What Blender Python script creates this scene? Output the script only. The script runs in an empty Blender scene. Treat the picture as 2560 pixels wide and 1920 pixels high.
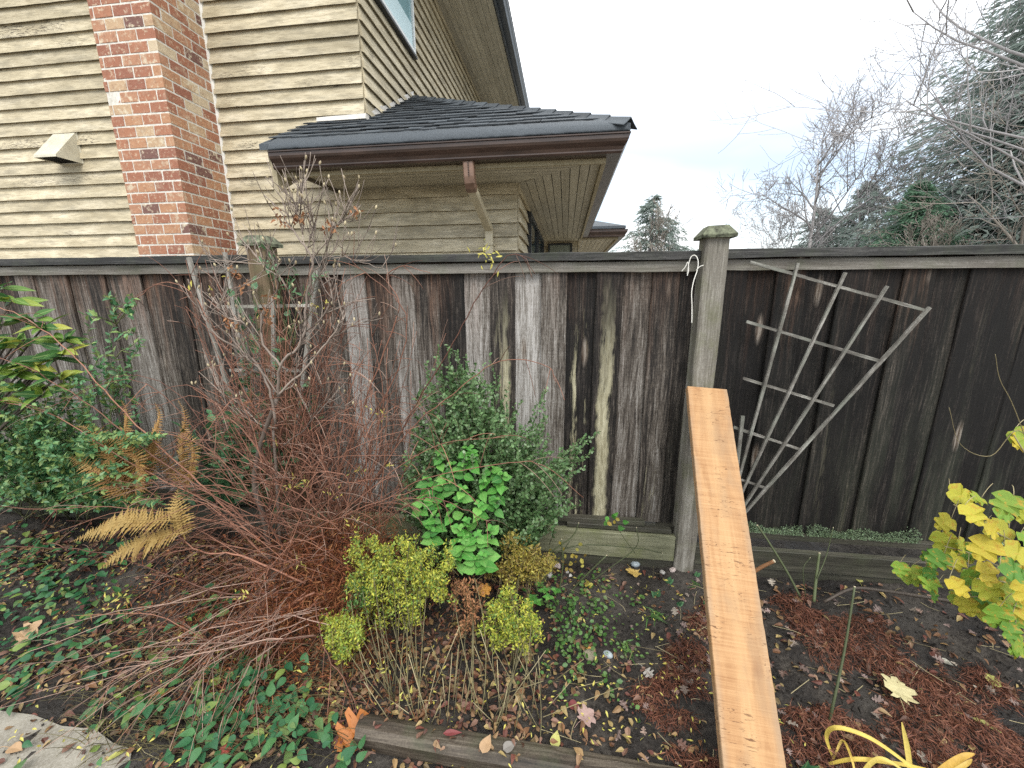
import bpy, math, random
import numpy as np
from mathutils import Vector, Matrix

random.seed(7); rng = np.random.default_rng(7)
R_ = math.radians
scene = bpy.context.scene
COL = scene.collection

# ------------------------------------------------------------------ camera
F = 1000.0                                   # focal length in pixels of the 2560 px wide photograph
YAW, PITCH, ROLL = R_(-7.5), R_(-13.0), R_(-0.3)
CAM = np.array([0.0, -2.0, 1.56])
def _frame(y, p, r):
    f = np.array([math.sin(y)*math.cos(p), math.cos(y)*math.cos(p), math.sin(p)])
    r0 = np.array([math.cos(y), -math.sin(y), 0.0]); u0 = np.cross(r0, f)
    return r0*math.cos(r)+u0*math.sin(r), -r0*math.sin(r)+u0*math.cos(r), f
RR, UU, FF = _frame(YAW, PITCH, ROLL)
cd = bpy.data.cameras.new('camera'); cam = bpy.data.objects.new('camera', cd); COL.objects.link(cam)
cd.sensor_width = 36.0; cd.lens = 36.0*F/2560.0; cd.clip_start = 0.02; cd.clip_end = 800.0
cam.matrix_world = Matrix([[RR[0], UU[0], -FF[0], CAM[0]], [RR[1], UU[1], -FF[1], CAM[1]], [RR[2], UU[2], -FF[2], CAM[2]], [0, 0, 0, 1]])
scene.camera = cam

# ------------------------------------------------------------------ sky, sun, exposure
SUN_EL, SUN_AZ = R_(52), R_(160)             # azimuth clockwise from +Y
w = bpy.data.worlds.new('World'); scene.world = w; w.use_nodes = True
wt = w.node_tree; wt.nodes.clear()
def wn(t, **k):
    n = wt.nodes.new(t)
    for a, b in k.items(): setattr(n, a, b)
    return n
sky = wn('ShaderNodeTexSky', sky_type='NISHITA', sun_disc=False, sun_elevation=SUN_EL, sun_rotation=SUN_AZ, ozone_density=0.0, dust_density=0.4)
skm = wn('ShaderNodeVectorMath', operation='SCALE'); skm.inputs['Scale'].default_value = 0.15
wt.links.new(sky.outputs[0], skm.inputs[0])
tc = wn('ShaderNodeTexCoord')
sx = wn('ShaderNodeSeparateXYZ'); wt.links.new(tc.outputs['Generated'], sx.inputs[0])
mp = wn('ShaderNodeMapping'); mp.inputs['Scale'].default_value = (1.3, 1.3, 3.6); mp.inputs['Location'].default_value = (1.35, 0.9, 0.2)
wt.links.new(tc.outputs['Generated'], mp.inputs[0])
cn = wn('ShaderNodeTexNoise'); cn.inputs['Scale'].default_value = 1.5; cn.inputs['Detail'].default_value = 3.0; cn.inputs['Roughness'].default_value = 0.5
wt.links.new(mp.outputs[0], cn.inputs['Vector'])
cr = wn('ShaderNodeMapRange', interpolation_type='SMOOTHSTEP'); cr.inputs[1].default_value = 0.40; cr.inputs[2].default_value = 0.70
wt.links.new(cn.outputs[0], cr.inputs[0])
# overcast layer: thin cloud, brighter overhead as an overcast sky is
el = wn('ShaderNodeMapRange', interpolation_type='SMOOTHSTEP'); el.inputs[1].default_value = 0.0; el.inputs[2].default_value = 0.70; el.inputs[3].default_value = 0.98; el.inputs[4].default_value = 1.75
wt.links.new(sx.outputs[2], el.inputs[0])
cl = wn('ShaderNodeVectorMath', operation='SCALE'); cl.inputs[0].default_value = (0.985, 1.0, 1.0); wt.links.new(el.outputs[0], cl.inputs['Scale'])
cov = wn('ShaderNodeMapRange'); cov.inputs[3].default_value = 0.25; cov.inputs[4].default_value = 1.0; hi = wn('ShaderNodeMapRange', interpolation_type='SMOOTHSTEP'); hi.inputs[1].default_value = 0.22; hi.inputs[2].default_value = 0.50; wt.links.new(sx.outputs[2], hi.inputs[0])
cm_ = wn('ShaderNodeMath', operation='MAXIMUM'); wt.links.new(cr.outputs[0], cm_.inputs[0]); wt.links.new(hi.outputs[0], cm_.inputs[1])
wt.links.new(cm_.outputs[0], cov.inputs[0])
mx = wn('ShaderNodeMix', data_type='RGBA')
wt.links.new(cov.outputs[0], mx.inputs[0]); wt.links.new(skm.outputs[0], mx.inputs[6]); wt.links.new(cl.outputs[0], mx.inputs[7])
bg = wn('ShaderNodeBackground'); bg.inputs[1].default_value = 1.0; wt.links.new(mx.outputs[2], bg.inputs[0])
wo = wn('ShaderNodeOutputWorld'); wt.links.new(bg.outputs[0], wo.inputs[0])

sl = bpy.data.lights.new('sun', 'SUN'); sl.energy = 1.5; sl.angle = R_(25); sl.color = (1.0, 0.97, 0.92)
so = bpy.data.objects.new('sun', sl); COL.objects.link(so)
sd = Vector((math.sin(SUN_AZ)*math.cos(SUN_EL), math.cos(SUN_AZ)*math.cos(SUN_EL), math.sin(SUN_EL)))
so.rotation_euler = sd.to_track_quat('Z', 'Y').to_euler(); so.location = (0, -6, 12)

vs = scene.view_settings
vs.view_transform = 'Standard'; vs.look = 'None'; vs.gamma = 1.0; vs.exposure = 0.62; vs.use_curve_mapping = False
scene.cycles.use_denoising = False; scene.cycles.use_adaptive_sampling = True; scene.cycles.adaptive_threshold = 0.012
scene.cycles.max_bounces = 5; scene.cycles.diffuse_bounces = 3; scene.cycles.glossy_bounces = 2; scene.cycles.transparent_max_bounces = 8

# ------------------------------------------------------------------ measuring: a pixel of the photograph to a point of the place
S_ = 2560.0/2212.0
def _ray(x, y): return RR*(x-1280)/F - UU*(y-960)/F + FF
def onY(x, y, Y): d = _ray(x, y); return CAM + d*((Y-CAM[1])/d[1])
def onX(x, y, X): d = _ray(x, y); return CAM + d*((X-CAM[0])/d[0])
def onZ(x, y, Z=0.0): d = _ray(x, y); return CAM + d*((Z-CAM[2])/d[2])
def at(x, y, Y): return onY(x*S_, y*S_, Y)
def gat(x, y, Z=0.02): return onZ(x*S_, y*S_, Z)

# ------------------------------------------------------------------ mesh helpers
class Geo:
    def __init__(s): s.v = []; s.q = []; s.t = []; s.a = []; s.n = 0
    def add(s, v, q=None, t=None, var=0.0):
        v = np.asarray(v, float).reshape(-1, 3)
        if q is not None and len(q): s.q.append(np.asarray(q, int).reshape(-1, 4)+s.n)
        if t is not None and len(t): s.t.append(np.asarray(t, int).reshape(-1, 3)+s.n)
        s.a.append(np.broadcast_to(np.asarray(var, float), (len(v),)).copy()); s.v.append(v); s.n += len(v)
        return s
    def box(s, x0, x1, y0, y1, z0, z1, var=0.0):
        v = [(x0,y0,z0),(x1,y0,z0),(x1,y1,z0),(x0,y1,z0),(x0,y0,z1),(x1,y0,z1),(x1,y1,z1),(x0,y1,z1)]
        return s.add(v, [(0,3,2,1),(4,5,6,7),(0,1,5,4),(1,2,6,5),(2,3,7,6),(3,0,4,7)], var=var)
    def hexa(s, p, var=0.0):     # 8 corner points, bottom ring then top ring
        return s.add(p, [(0,3,2,1),(4,5,6,7),(0,1,5,4),(1,2,6,5),(2,3,7,6),(3,0,4,7)], var=var)
    def bar(s, a, b, wd, th, nrm, var=0.0):   # a bar from a to b, wd wide, th thick along nrm
        a = np.asarray(a, float); b = np.asarray(b, float); d = (b-a)/np.linalg.norm(b-a)
        n = np.asarray(nrm, float); n = n-d*(n@d); n /= np.linalg.norm(n); u = np.cross(d, n)
        p = [a-u*wd/2-n*th/2, a+u*wd/2-n*th/2, a+u*wd/2+n*th/2, a-u*wd/2+n*th/2]
        p += [x+(b-a) for x in p]
        return s.hexa(p, var)
    def tube(s, P, r, k=5, var=0.0, cap=True):
        P = np.asarray(P, float); n = len(P)
        r = np.broadcast_to(np.asarray(r, float), (n,)) if np.ndim(r) == 0 or len(np.atleast_1d(r)) == n else np.linspace(r[0], r[1], n)
        T = np.gradient(P, axis=0); T /= np.maximum(np.linalg.norm(T, axis=1, keepdims=True), 1e-9)
        ref = np.array([0.3, 0.2, 0.93]) if abs(T[:, 2]).mean() < 0.8 else np.array([0.93, 0.3, 0.2])
        U = np.cross(T, ref); U /= np.maximum(np.linalg.norm(U, axis=1, keepdims=True), 1e-9); W = np.cross(T, U)
        an = np.arange(k)*2*math.pi/k
        V = P[:, None, :]+(U[:, None, :]*np.cos(an)[None, :, None]+W[:, None, :]*np.sin(an)[None, :, None])*r[:, None, None]
        i = np.arange(n-1)[:, None]*k; j = np.arange(k)[None, :]; j2 = (j+1) % k
        q = np.stack([i+j, i+j2, i+k+j2, i+k+j], -1).reshape(-1, 4)
        t = [(0, b+1, b) for b in range(1, k-1)]+[((n-1)*k, (n-1)*k+b, (n-1)*k+b+1) for b in range(1, k-1)] if cap else None
        return s.add(V.reshape(-1, 3), q, t, var)
    def inst(s, tv, tf, M, T, var):           # instances of a triangle template
        M = np.asarray(M); T = np.asarray(T); N = len(T)
        if N == 0: return s
        V = np.einsum('nij,kj->nki', M, tv)+T[:, None, :]
        f = (tf[None]+(np.arange(N)*len(tv))[:, None, None]).reshape(-1, 3)
        return s.add(V.reshape(-1, 3), None, f, np.repeat(var, len(tv)))
    def mesh(s, name, mat=None, off=(0, 0, 0), smooth=False):
        V = np.concatenate(s.v)-np.asarray(off, float)
        q = np.concatenate(s.q) if s.q else np.zeros((0, 4), int); t = np.concatenate(s.t) if s.t else np.zeros((0, 3), int)
        me = bpy.data.meshes.new(name)
        me.vertices.add(len(V)); me.vertices.foreach_set('co', V.ravel().astype(np.float32))
        li = np.concatenate([q.ravel(), t.ravel()]).astype(np.int32)
        me.loops.add(len(li)); me.loops.foreach_set('vertex_index', li)
        ls = np.concatenate([np.arange(len(q))*4, len(q)*4+np.arange(len(t))*3]).astype(np.int32)
        me.polygons.add(len(ls)); me.polygons.foreach_set('loop_start', ls)
        at_ = me.attributes.new('var', 'FLOAT', 'POINT'); at_.data.foreach_set('value', np.concatenate(s.a).astype(np.float32))
        me.update(calc_edges=True); me.validate()
        me.polygons.foreach_set('use_smooth', np.full(len(ls), bool(smooth)))
        if mat: me.materials.append(mat)
        return me
    def build(s, name, mat, parent=None, origin=None, smooth=False):
        """one mesh object; vertices are given in world space; the origin defaults to the parent's"""
        pl = wloc(parent); og = pl if origin is None else np.asarray(origin, float)
        o = bpy.data.objects.new(name, s.mesh(name, mat, og, smooth)); COL.objects.link(o)
        o.location = Vector(og-pl); o.parent = parent
        return o
def wloc(o):
    p = np.zeros(3)
    while o is not None: p = p+np.array(o.location); o = o.parent
    return p
def tag(o, label=None, cat=None, group=None, kind=None):
    if label: o['label'] = label
    if cat: o['category'] = cat
    if group: o['group'] = group
    if kind: o['kind'] = kind
    return o
def thing(name, loc, label, cat, group=None):
    o = bpy.data.objects.new(name, None); COL.objects.link(o); o.location = Vector(np.asarray(loc, float)); o.empty_display_size = 0.05
    return tag(o, label, cat, group)
def place(name, me, parent, loc, rot=None, scale=None, color=None):
    """an object that shares mesh data, loc in world space"""
    o = bpy.data.objects.new(name, me); COL.objects.link(o); o.parent = parent
    o.location = Vector(np.asarray(loc, float)-wloc(parent))
    if rot is not None: o.rotation_euler = rot
    if scale is not None: o.scale = scale
    if color is not None: o.color = color
    return o

# value noise on the ground plane (for heights and scattering)
_vn = rng.random((64, 64))
def vnoise(x, y):
    x = np.asarray(x, float); y = np.asarray(y, float); i = np.floor(x).astype(int); j = np.floor(y).astype(int)
    fx = x-i; fy = y-j; fx = fx*fx*(3-2*fx); fy = fy*fy*(3-2*fy)
    g = lambda a, b: _vn[a % 64, b % 64]
    return (g(i, j)*(1-fx)+g(i+1, j)*fx)*(1-fy)+(g(i, j+1)*(1-fx)+g(i+1, j+1)*fx)*fy
def gz(x, y):
    x = np.asarray(x, float); y = np.asarray(y, float)
    t = np.clip((y+0.7)/0.7, 0, 1); t = t*t*(3-2*t)
    return 0.06*t+0.05*(vnoise(x*2.3+5, y*2.3+9)-.5)+0.035*(vnoise(x*6+1, y*6+3)-.5)+0.024*(vnoise(x*15+7, y*15)-.5)+0.014*(vnoise(x*37, y*37+2)-.5)

def bez(p0, p1, p2, n=10):
    t = np.linspace(0, 1, n)[:, None]; p0, p1, p2 = map(lambda p: np.asarray(p, float), (p0, p1, p2))
    return p0*(1-t)**2+p1*2*t*(1-t)+p2*t*t
def poly(pts, n=6):             # smooth polyline through points (Catmull-Rom)
    P = np.asarray(pts, float); P = np.vstack([2*P[0]-P[1], P, 2*P[-1]-P[-2]]); out = []
    for i in range(1, len(P)-2):
        t = np.linspace(0, 1, n, endpoint=False)[:, None]; a, b, c, d = P[i-1], P[i], P[i+1], P[i+2]
        out.append(0.5*((2*b)+(-a+c)*t+(2*a-5*b+4*c-d)*t*t+(-a+3*b-3*c+d)*t**3))
    return np.vstack(out+[P[-2][None]])
def basis(D, Nn, sc):
    D = D/np.maximum(np.linalg.norm(D, axis=1, keepdims=True), 1e-9)
    Nn = Nn-D*(Nn*D).sum(1, keepdims=True); Nn /= np.maximum(np.linalg.norm(Nn, axis=1, keepdims=True), 1e-9)
    X = np.cross(D, Nn); sc = np.asarray(sc, float)
    if sc.ndim == 1: sc = np.stack([sc, sc, sc], 1)
    return np.stack([X*sc[:, :1], D*sc[:, 1:2], Nn*sc[:, 2:3]], -1)
def runit(n): v = rng.normal(size=(n, 3)); return v/np.linalg.norm(v, axis=1, keepdims=True)

# ------------------------------------------------------------------ leaf templates (leaf along +Y, unit length, face up +Z)
def leaf_tpl(wd=0.5, n=4, fold=0.12, curl=0.18, tip=0.55, jag=0.0):
    v = []; f = []
    for i in range(n+1):
        u = i/n; ww = wd/2*(math.sin(math.pi*u**tip) if 0 < i < n else 0.0)
        ww *= 1+jag*((i % 2)*2-1)
        z = -curl*u*u
        v.append((0, u, z))
        if 0 < i < n: v += [(-ww, u-0.02, z+fold*ww*2), (ww, u-0.02, z+fold*ww*2)]
    idx = lambda i: (0, 0, 0) if i == 0 else ((3*i-2, 3*i-1, 3*i) if i < n else (3*n-2,)*3)
    for i in range(n):
        a, al, ar = idx(i); b, bl, br = idx(i+1)
        for p, q, r, s in ((a, b, bl, al), (a, ar, br, b)):
            l = []
            for k in (p, q, r, s):
                if k not in l: l.append(k)
            if len(l) == 4: f += [(l[0], l[1], l[2]), (l[0], l[2], l[3])]
            elif len(l) == 3: f.append(tuple(l))
    return np.array(v, float), np.array(f, int)
def lobed_tpl(outline, crump=0.05, seed=1):
    """outline: one side of a lobed leaf as (x,y) from base to tip; mirrored; fan about the midrib"""
    r = np.random.default_rng(seed); v = [(0, u, r.normal()*crump*.5) for u in (0, .25, .5, .75, 1.0)]
    f = []
    for sgn in (-1, 1):
        st = len(v)
        for (x, y) in outline: v.append((sgn*x, y, abs(x)*0.12+r.normal()*crump))
        k = len(outline); prev = 0
        ring = [0]+list(range(st, st+k))+[4]
        ys = [0]+[o[1] for o in outline]+[1]
        mid = lambda y: min(range(5), key=lambda m: abs(m*.25-min(max(y*.8+.1, 0), .85)))
        for a in range(len(ring)-1):
            m = mid((ys[a]+ys[a+1])/2); t = (ring[a], ring[a+1], m)
            if len(set(t)) == 3: f.append(t if sgn > 0 else t[::-1])
            m2 = mid((ys[a+1]+ys[min(a+2, len(ys)-1)])/2)
            t = (ring[a+1], m2, m)
            if len(set(t)) == 3: f.append(t if sgn > 0 else t[::-1])
    return np.array(v, float), np.array(f, int)
SMALL = (np.array([(0, 0, 0), (-.28, .45, .06), (0, .5, -.02), (.28, .45, .06), (0, 1, -.1)], float), np.array([(0, 2, 1), (0, 3, 2), (1, 2, 4), (2, 3, 4)]))
ROUND = (np.array([(0, 0, 0), (-.34, .35, .08), (-.28, .75, .06), (0, 1, -.02), (.28, .75, .06), (.34, .35, .08)], float), np.array([(0, 3, 2), (0, 2, 1), (0, 4, 3), (0, 5, 4)]))
OVATE = leaf_tpl(.62, 7, .14, .22, .70)
OVATE2 = leaf_tpl(.66, 7, .10, .10, .66)
SERR = leaf_tpl(.74, 9, .10, .22, .70, .05)
LANCE = leaf_tpl(.30, 5, .16, .2, .75)
BLADE = leaf_tpl(.07, 6, .3, .5, .5)
MAPLE = lobed_tpl([(.10, -.10), (.30, -.12), (.22, .04), (.50, .08), (.62, .22), (.46, .30), (.40, .42), (.62, .58), (.50, .70), (.34, .64), (.22, .60), (.24, .80), (.12, .92)], .04, 3)
VIBUR = lobed_tpl([(.16, -.08), (.34, -.02), (.46, .14), (.56, .34), (.42, .42), (.36, .48), (.48, .64), (.44, .80), (.30, .80), (.20, .74), (.22, .88), (.10, .98)], .055, 5)
OAK = lobed_tpl([(.06, .05), (.16, .12), (.10, .22), (.34, .26), (.40, .36), (.16, .42), (.14, .50), (.44, .58), (.46, .72), (.20, .66), (.16, .74), (.26, .90), (.12, .94)], .07, 8)

# ------------------------------------------------------------------ materials
class NT:
    def __init__(s, name):
        s.m = bpy.data.materials.new(name); s.m.use_nodes = True; s.t = s.m.node_tree; s.t.nodes.clear()
        s.out = s.t.nodes.new('ShaderNodeOutputMaterial')
    def n(s, typ, ins=None, out=0, **props):
        nd = s.t.nodes.new(typ)
        for a, b in props.items(): setattr(nd, a, b)
        for k, v in (ins or {}).items():
            i = nd.inputs[k]
            if isinstance(v, bpy.types.NodeSocket): s.t.links.new(v, i)
            elif v is not None: i.default_value = (tuple(v)+(1,) if i.type == 'RGBA' and len(v) == 3 else v)
        return nd.outputs[out]
    def math(s, op, a, b=0.0, clamp=False): return s.n('ShaderNodeMath', {0: a, 1: b}, operation=op, use_clamp=clamp)
    def noise(s, vec, scale=1.0, det=4.0, rough=.55, dist=0.0):
        det = min(det, 4.0); return s.n('ShaderNodeTexNoise', {'Vector': vec, 'Scale': scale, 'Detail': det, 'Roughness': rough, 'Distortion': dist})
    def map(s, vec, scale=(1, 1, 1), loc=(0, 0, 0)): return s.n('ShaderNodeMapping', {'Vector': vec, 'Scale': scale, 'Location': loc})
    def rng(s, v, a, b, c=0.0, d=1.0, smooth=True): return s.n('ShaderNodeMapRange', {0: v, 1: a, 2: b, 3: c, 4: d}, interpolation_type='SMOOTHSTEP' if smooth else 'LINEAR')
    def mix(s, f, a, b, mode='MIX'): return s.n('ShaderNodeMix', {0: f, 6: a, 7: b}, out=2, data_type='RGBA', blend_type=mode)
    def ramp(s, f, stops, interp='LINEAR'):
        nd = s.t.nodes.new('ShaderNodeValToRGB'); e = nd.color_ramp; e.interpolation = interp
        while len(e.elements) < len(stops): e.elements.new(0.5)
        for el_, (p, c) in zip(e.elements, stops): el_.position = p; el_.color = (*c, 1)
        s.t.links.new(f, nd.inputs[0]); return nd.outputs[0]
    def objvec(s, spread=37.0):
        co = s.n('ShaderNodeTexCoord', out=3); rnd = s.n('ShaderNodeObjectInfo', out=5)
        off = s.n('ShaderNodeCombineXYZ', {0: s.math('MULTIPLY', rnd, spread), 1: s.math('MULTIPLY', rnd, spread*1.7), 2: s.math('MULTIPLY', rnd, spread*2.3)})
        return s.n('ShaderNodeVectorMath', {0: co, 1: off}, operation='ADD'), co, rnd
    def done(s, col, rough=.7, spec=.4, bump=None, bstr=.3, bdist=.01, metal=0.0, **extra):
        ins = {'Base Color': col, 'Roughness': rough, 'Specular IOR Level': spec, 'Metallic': metal}; ins.update(extra)
        if bump is not None: ins['Normal'] = s.n('ShaderNodeBump', {'Height': bump, 'Strength': bstr, 'Distance': bdist})
        b = s.n('ShaderNodeBsdfPrincipled', ins); s.t.links.new(b, s.out.inputs[0]); return s.m

def m_siding():
    t = NT('weathered_cream_paint'); vec, co, rnd = t.objvec()
    fine = t.noise(t.map(vec, (9, 90, 90)), 1, 6, .7); broad = t.noise(t.map(vec, (2.2, 6, 9)), 1, 4, .6)
    c = t.ramp(broad, [(.28, (.36, .305, .20)), (.5, (.55, .475, .33)), (.72, (.69, .61, .455))])
    c = t.mix(t.math('MULTIPLY', t.rng(fine, .46, .66), .62), c, (.26, .21, .13))
    mold = t.noise(t.map(vec, (3.5, 12, 14), (3, 1, 0)), 1, 5, .65)
    c = t.mix(t.math('MULTIPLY', t.rng(mold, .44, .68), .58), c, (.27, .235, .165))
    # grey weathered stretches and flaked paint
    fl = t.noise(t.map(vec, (16, 120, 150), (7, 0, 2)), 1, 5, .75)
    zone = t.noise(t.map(vec, (1.1, 3, 4), (1, 5, 3)), 1, 3, .5)
    k = t.math('MULTIPLY', t.math('MULTIPLY', t.rng(fl, .52, .58), t.rng(zone, .54, .62)), t.rng(t.math('FRACT', t.math('MULTIPLY', rnd, 7.3)), .30, .62))
    c = t.mix(k, c, (.055, .04, .03))
    tint = t.math('ADD', t.math('MULTIPLY', rnd, .26), .84)
    c = t.n('ShaderNodeVectorMath', {0: c, 'Scale': tint}, operation='SCALE')
    return t.done(c, .62, .35, t.math('ADD', fine, t.math('MULTIPLY', k, -1.5)), .35, .004)
def m_brick():
    t = NT('mixed_clay_brick'); vec, co, rnd = t.objvec()
    base = t.ramp(rnd, [(0, (.36, .165, .10)), (.16, (.32, .14, .088)), (.32, (.42, .225, .13)), (.44, (.28, .12, .08)), (.54, (.40, .21, .13)), (.72, (.46, .32, .20)), (.84, (.52, .42, .29)), (.94, (.17, .09, .075))], 'CONSTANT')
    n1 = t.noise(vec, 22, 5, .65); n2 = t.noise(vec, 60, 5, .7); n3 = t.noise(vec, 13, 3, .6)
    pale = t.math('MULTIPLY', t.rng(n3, .53, .68), t.rng(rnd, .40, .8, .15, .9))
    c = t.mix(pale, base, (.62, .54, .40)); c = t.mix(t.math('MULTIPLY', t.rng(t.noise(vec, 34, 3, .6), .56, .66), .55), c, (.60, .50, .36))
    c = t.mix(t.math('MULTIPLY', t.rng(n1, .45, .75), .4), c, (.20, .095, .065))
    c = t.mix(t.rng(n2, .66, .72), c, (.07, .045, .035))
    return t.done(c, .85, .25, t.math('ADD', n1, n2), .5, .006)
def m_noise(name, a, b, scale=8, rough=.8, spec=.3, bstr=.3, bd=.005, det=5, stretch=(1, 1, 1), lo=.3, hi=.7):
    t = NT(name); vec, co, rnd = t.objvec(); n = t.noise(t.map(vec, stretch), scale, det, .65)
    return t.done(t.ramp(n, [(lo, a), (hi, b)]), rough, spec, n, bstr, bd)
def m_wood(name, dark, mid, light, axis=2, green=0.0, rough=.75, tint=.25, gcol=(.10, .13, .06), along=1.0):
    """weathered timber, grain running along the local axis"""
    t = NT(name); vec, co, rnd = t.objvec()
    sc = lambda a, l: tuple(l if i == axis else a for i in range(3))
    grain = t.noise(t.map(vec, sc(95, 5.0)), 1, 6, .75, .4); streak = t.noise(t.map(vec, sc(22, along)), 1, 4, .6); blot = t.noise(vec, 5*along**.5, 4, .6)
    f = t.math('ADD', t.math('MULTIPLY', grain, .45), t.math('ADD', t.math('MULTIPLY', streak, .4), t.math('MULTIPLY', blot, .15)))
    f = t.math('ADD', f, t.math('MULTIPLY', t.math('SUBTRACT', t.noise(vec, 170, 3, .7), .5), .22)); c = t.ramp(f, [(.34, dark), (.50, mid), (.66, light)])
    if green > 0: c = t.mix(t.math('MULTIPLY', t.rng(t.noise(vec, 7, 5, .65), .42, .72), green), c, gcol)
    c = t.n('ShaderNodeVectorMath', {0: c, 'Scale': t.math('ADD', t.math('MULTIPLY', rnd, tint), 1-tint/2)}, operation='SCALE')
    return t.done(c, rough, .3, grain, .55, .004)
def m_board():
    """fence boards; the object colour holds tone, rust at the top, lichen and algae"""
    t = NT('weathered_fence_board'); vec, co, rnd = t.objvec()
    oc = t.n('ShaderNodeObjectInfo', out=1); al = t.n('ShaderNodeObjectInfo', out=2)
    tone, warm, lich = (t.n('ShaderNodeSeparateColor', {0: oc}, out=i) for i in range(3))
    z = t.n('ShaderNodeSeparateXYZ', {0: co}, out=2)
    wv = t.n('ShaderNodeVectorMath', {0: vec, 1: t.n('ShaderNodeVectorMath', {0: t.n('ShaderNodeTexNoise', {'Vector': t.map(vec, (6, 6, 2.2)), 'Scale': 1.0, 'Detail': 2.0}, out=1), 'Scale': .035}, operation='SCALE')}, operation='ADD')
    grain = t.noise(t.map(wv, (120, 120, 5.0)), 1, 4, .75); streak = t.noise(t.map(wv, (26, 26, .8)), 1, 4, .6); blot = t.noise(t.map(wv, (9, 9, 1.1)), 1, 4, .6)
    saw = t.noise(t.map(vec, (4, 4, 160)), 1, 3, .6)
    # knots
    kv = t.map(vec, (7.0, 0.01, 1.7)); vo = t.n('ShaderNodeTexVoronoi', {'Vector': kv, 'Scale': 1.0, 'Randomness': .9})
    knot = t.rng(vo, .05, .16, 1, 0); ring = t.math('SINE', t.math('MULTIPLY', vo, 110.0)); halo = t.rng(vo, .10, .34, 1, 0)
    f = t.math('ADD', t.math('ADD', tone, t.math('MULTIPLY', t.math('SUBTRACT', grain, .5), 1.5)), t.math('ADD', t.math('MULTIPLY', t.math('SUBTRACT', streak, .5), .62), t.math('MULTIPLY', t.math('SUBTRACT', blot, .5), .62)))
    spk = t.noise(t.map(vec, (210, 210, 90)), 1, 3, .7); f = t.math('ADD', f, t.math('MULTIPLY', t.math('SUBTRACT', spk, .5), .55))
    crack = t.rng(t.noise(t.map(wv, (150, 150, 1.5), (5, 1, 2)), 1, 4, .75), .62, .70)
    f = t.math('SUBTRACT', f, t.math('MULTIPLY', crack, .35))
    f = t.math('ADD', f, t.math('MULTIPLY', t.math('SUBTRACT', saw, .5), .18)); f = t.math('ADD', f, t.math('MULTIPLY', t.math('MULTIPLY', t.math('SUBTRACT', .95, z), warm), .34))
    f = t.math('ADD', f, t.math('MULTIPLY', t.math('MULTIPLY', ring, halo), .07))
    c = t.ramp(f, [(.0, (.007, .006, .0055)), (.25, (.028, .023, .020)), (.48, (.090, .075, .062)), (.72, (.215, .196, .176)), (1.0, (.41, .39, .37))])
    wm = t.math('MULTIPLY', t.math('MULTIPLY', t.rng(t.math('ADD', z, t.math('MULTIPLY', t.math('SUBTRACT', streak, .5), 2.0)), .95, 1.65), warm), t.rng(grain, .3, .62, .25, 1))
    c = t.mix(wm, c, t.ramp(grain, [(.3, (.030, .013, .009)), (.55, (.115, .050, .026)), (.75, (.26, .13, .07))]))
    pk = t.mix(t.rng(grain, .4, .6), (.07, .045, .03), (.30, .26, .22))
    c = t.mix(t.math('MULTIPLY', knot, .85), c, pk)
    ls = t.noise(t.map(wv, (30, 30, .75), (2, 0, 4)), 1, 5, .6); lf = t.noise(t.map(wv, (120, 120, 14)), 1, 4, .7)
    lm = t.math('MULTIPLY', t.rng(t.math('SUBTRACT', t.math('ADD', ls, t.math('MULTIPLY', t.math('SUBTRACT', lf, .5), .35)), t.math('MULTIPLY', lich, .3)), .40, .33), t.rng(lich, .05, .15))
    xx = t.math('ABSOLUTE', t.math('ADD', t.n('ShaderNodeSeparateXYZ', {0: co}, out=0), t.math('MULTIPLY', t.math('SUBTRACT', t.noise(t.map(vec, (3, 3, 5)), 1, 3, .6), .5), .06)))
    lm = t.math('MULTIPLY', t.math('MULTIPLY', lm, t.rng(t.math('ADD', z, t.math('MULTIPLY', t.math('SUBTRACT', blot, .5), 1.2)), .65, 1.35, 1, 0)), t.rng(t.math('ADD', xx, t.math('MULTIPLY', t.math('SUBTRACT', lf, .5), .05)), .020, .040, 1, 0))
    c = t.mix(t.math('MULTIPLY', lm, .85), c, t.ramp(lf, [(.35, (.26, .23, .14)), (.65, (.55, .51, .36))]))
    gm = t.math('MULTIPLY', t.math('MULTIPLY', t.rng(blot, .42, .68), al), t.rng(z, .1, 1.1, 1, .25))
    c = t.mix(t.math('MULTIPLY', gm, .6), c, (.085, .10, .065))
    return t.done(c, .72, .25, t.math('ADD', grain, t.math('MULTIPLY', lm, .5)), .8, .006)
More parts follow.
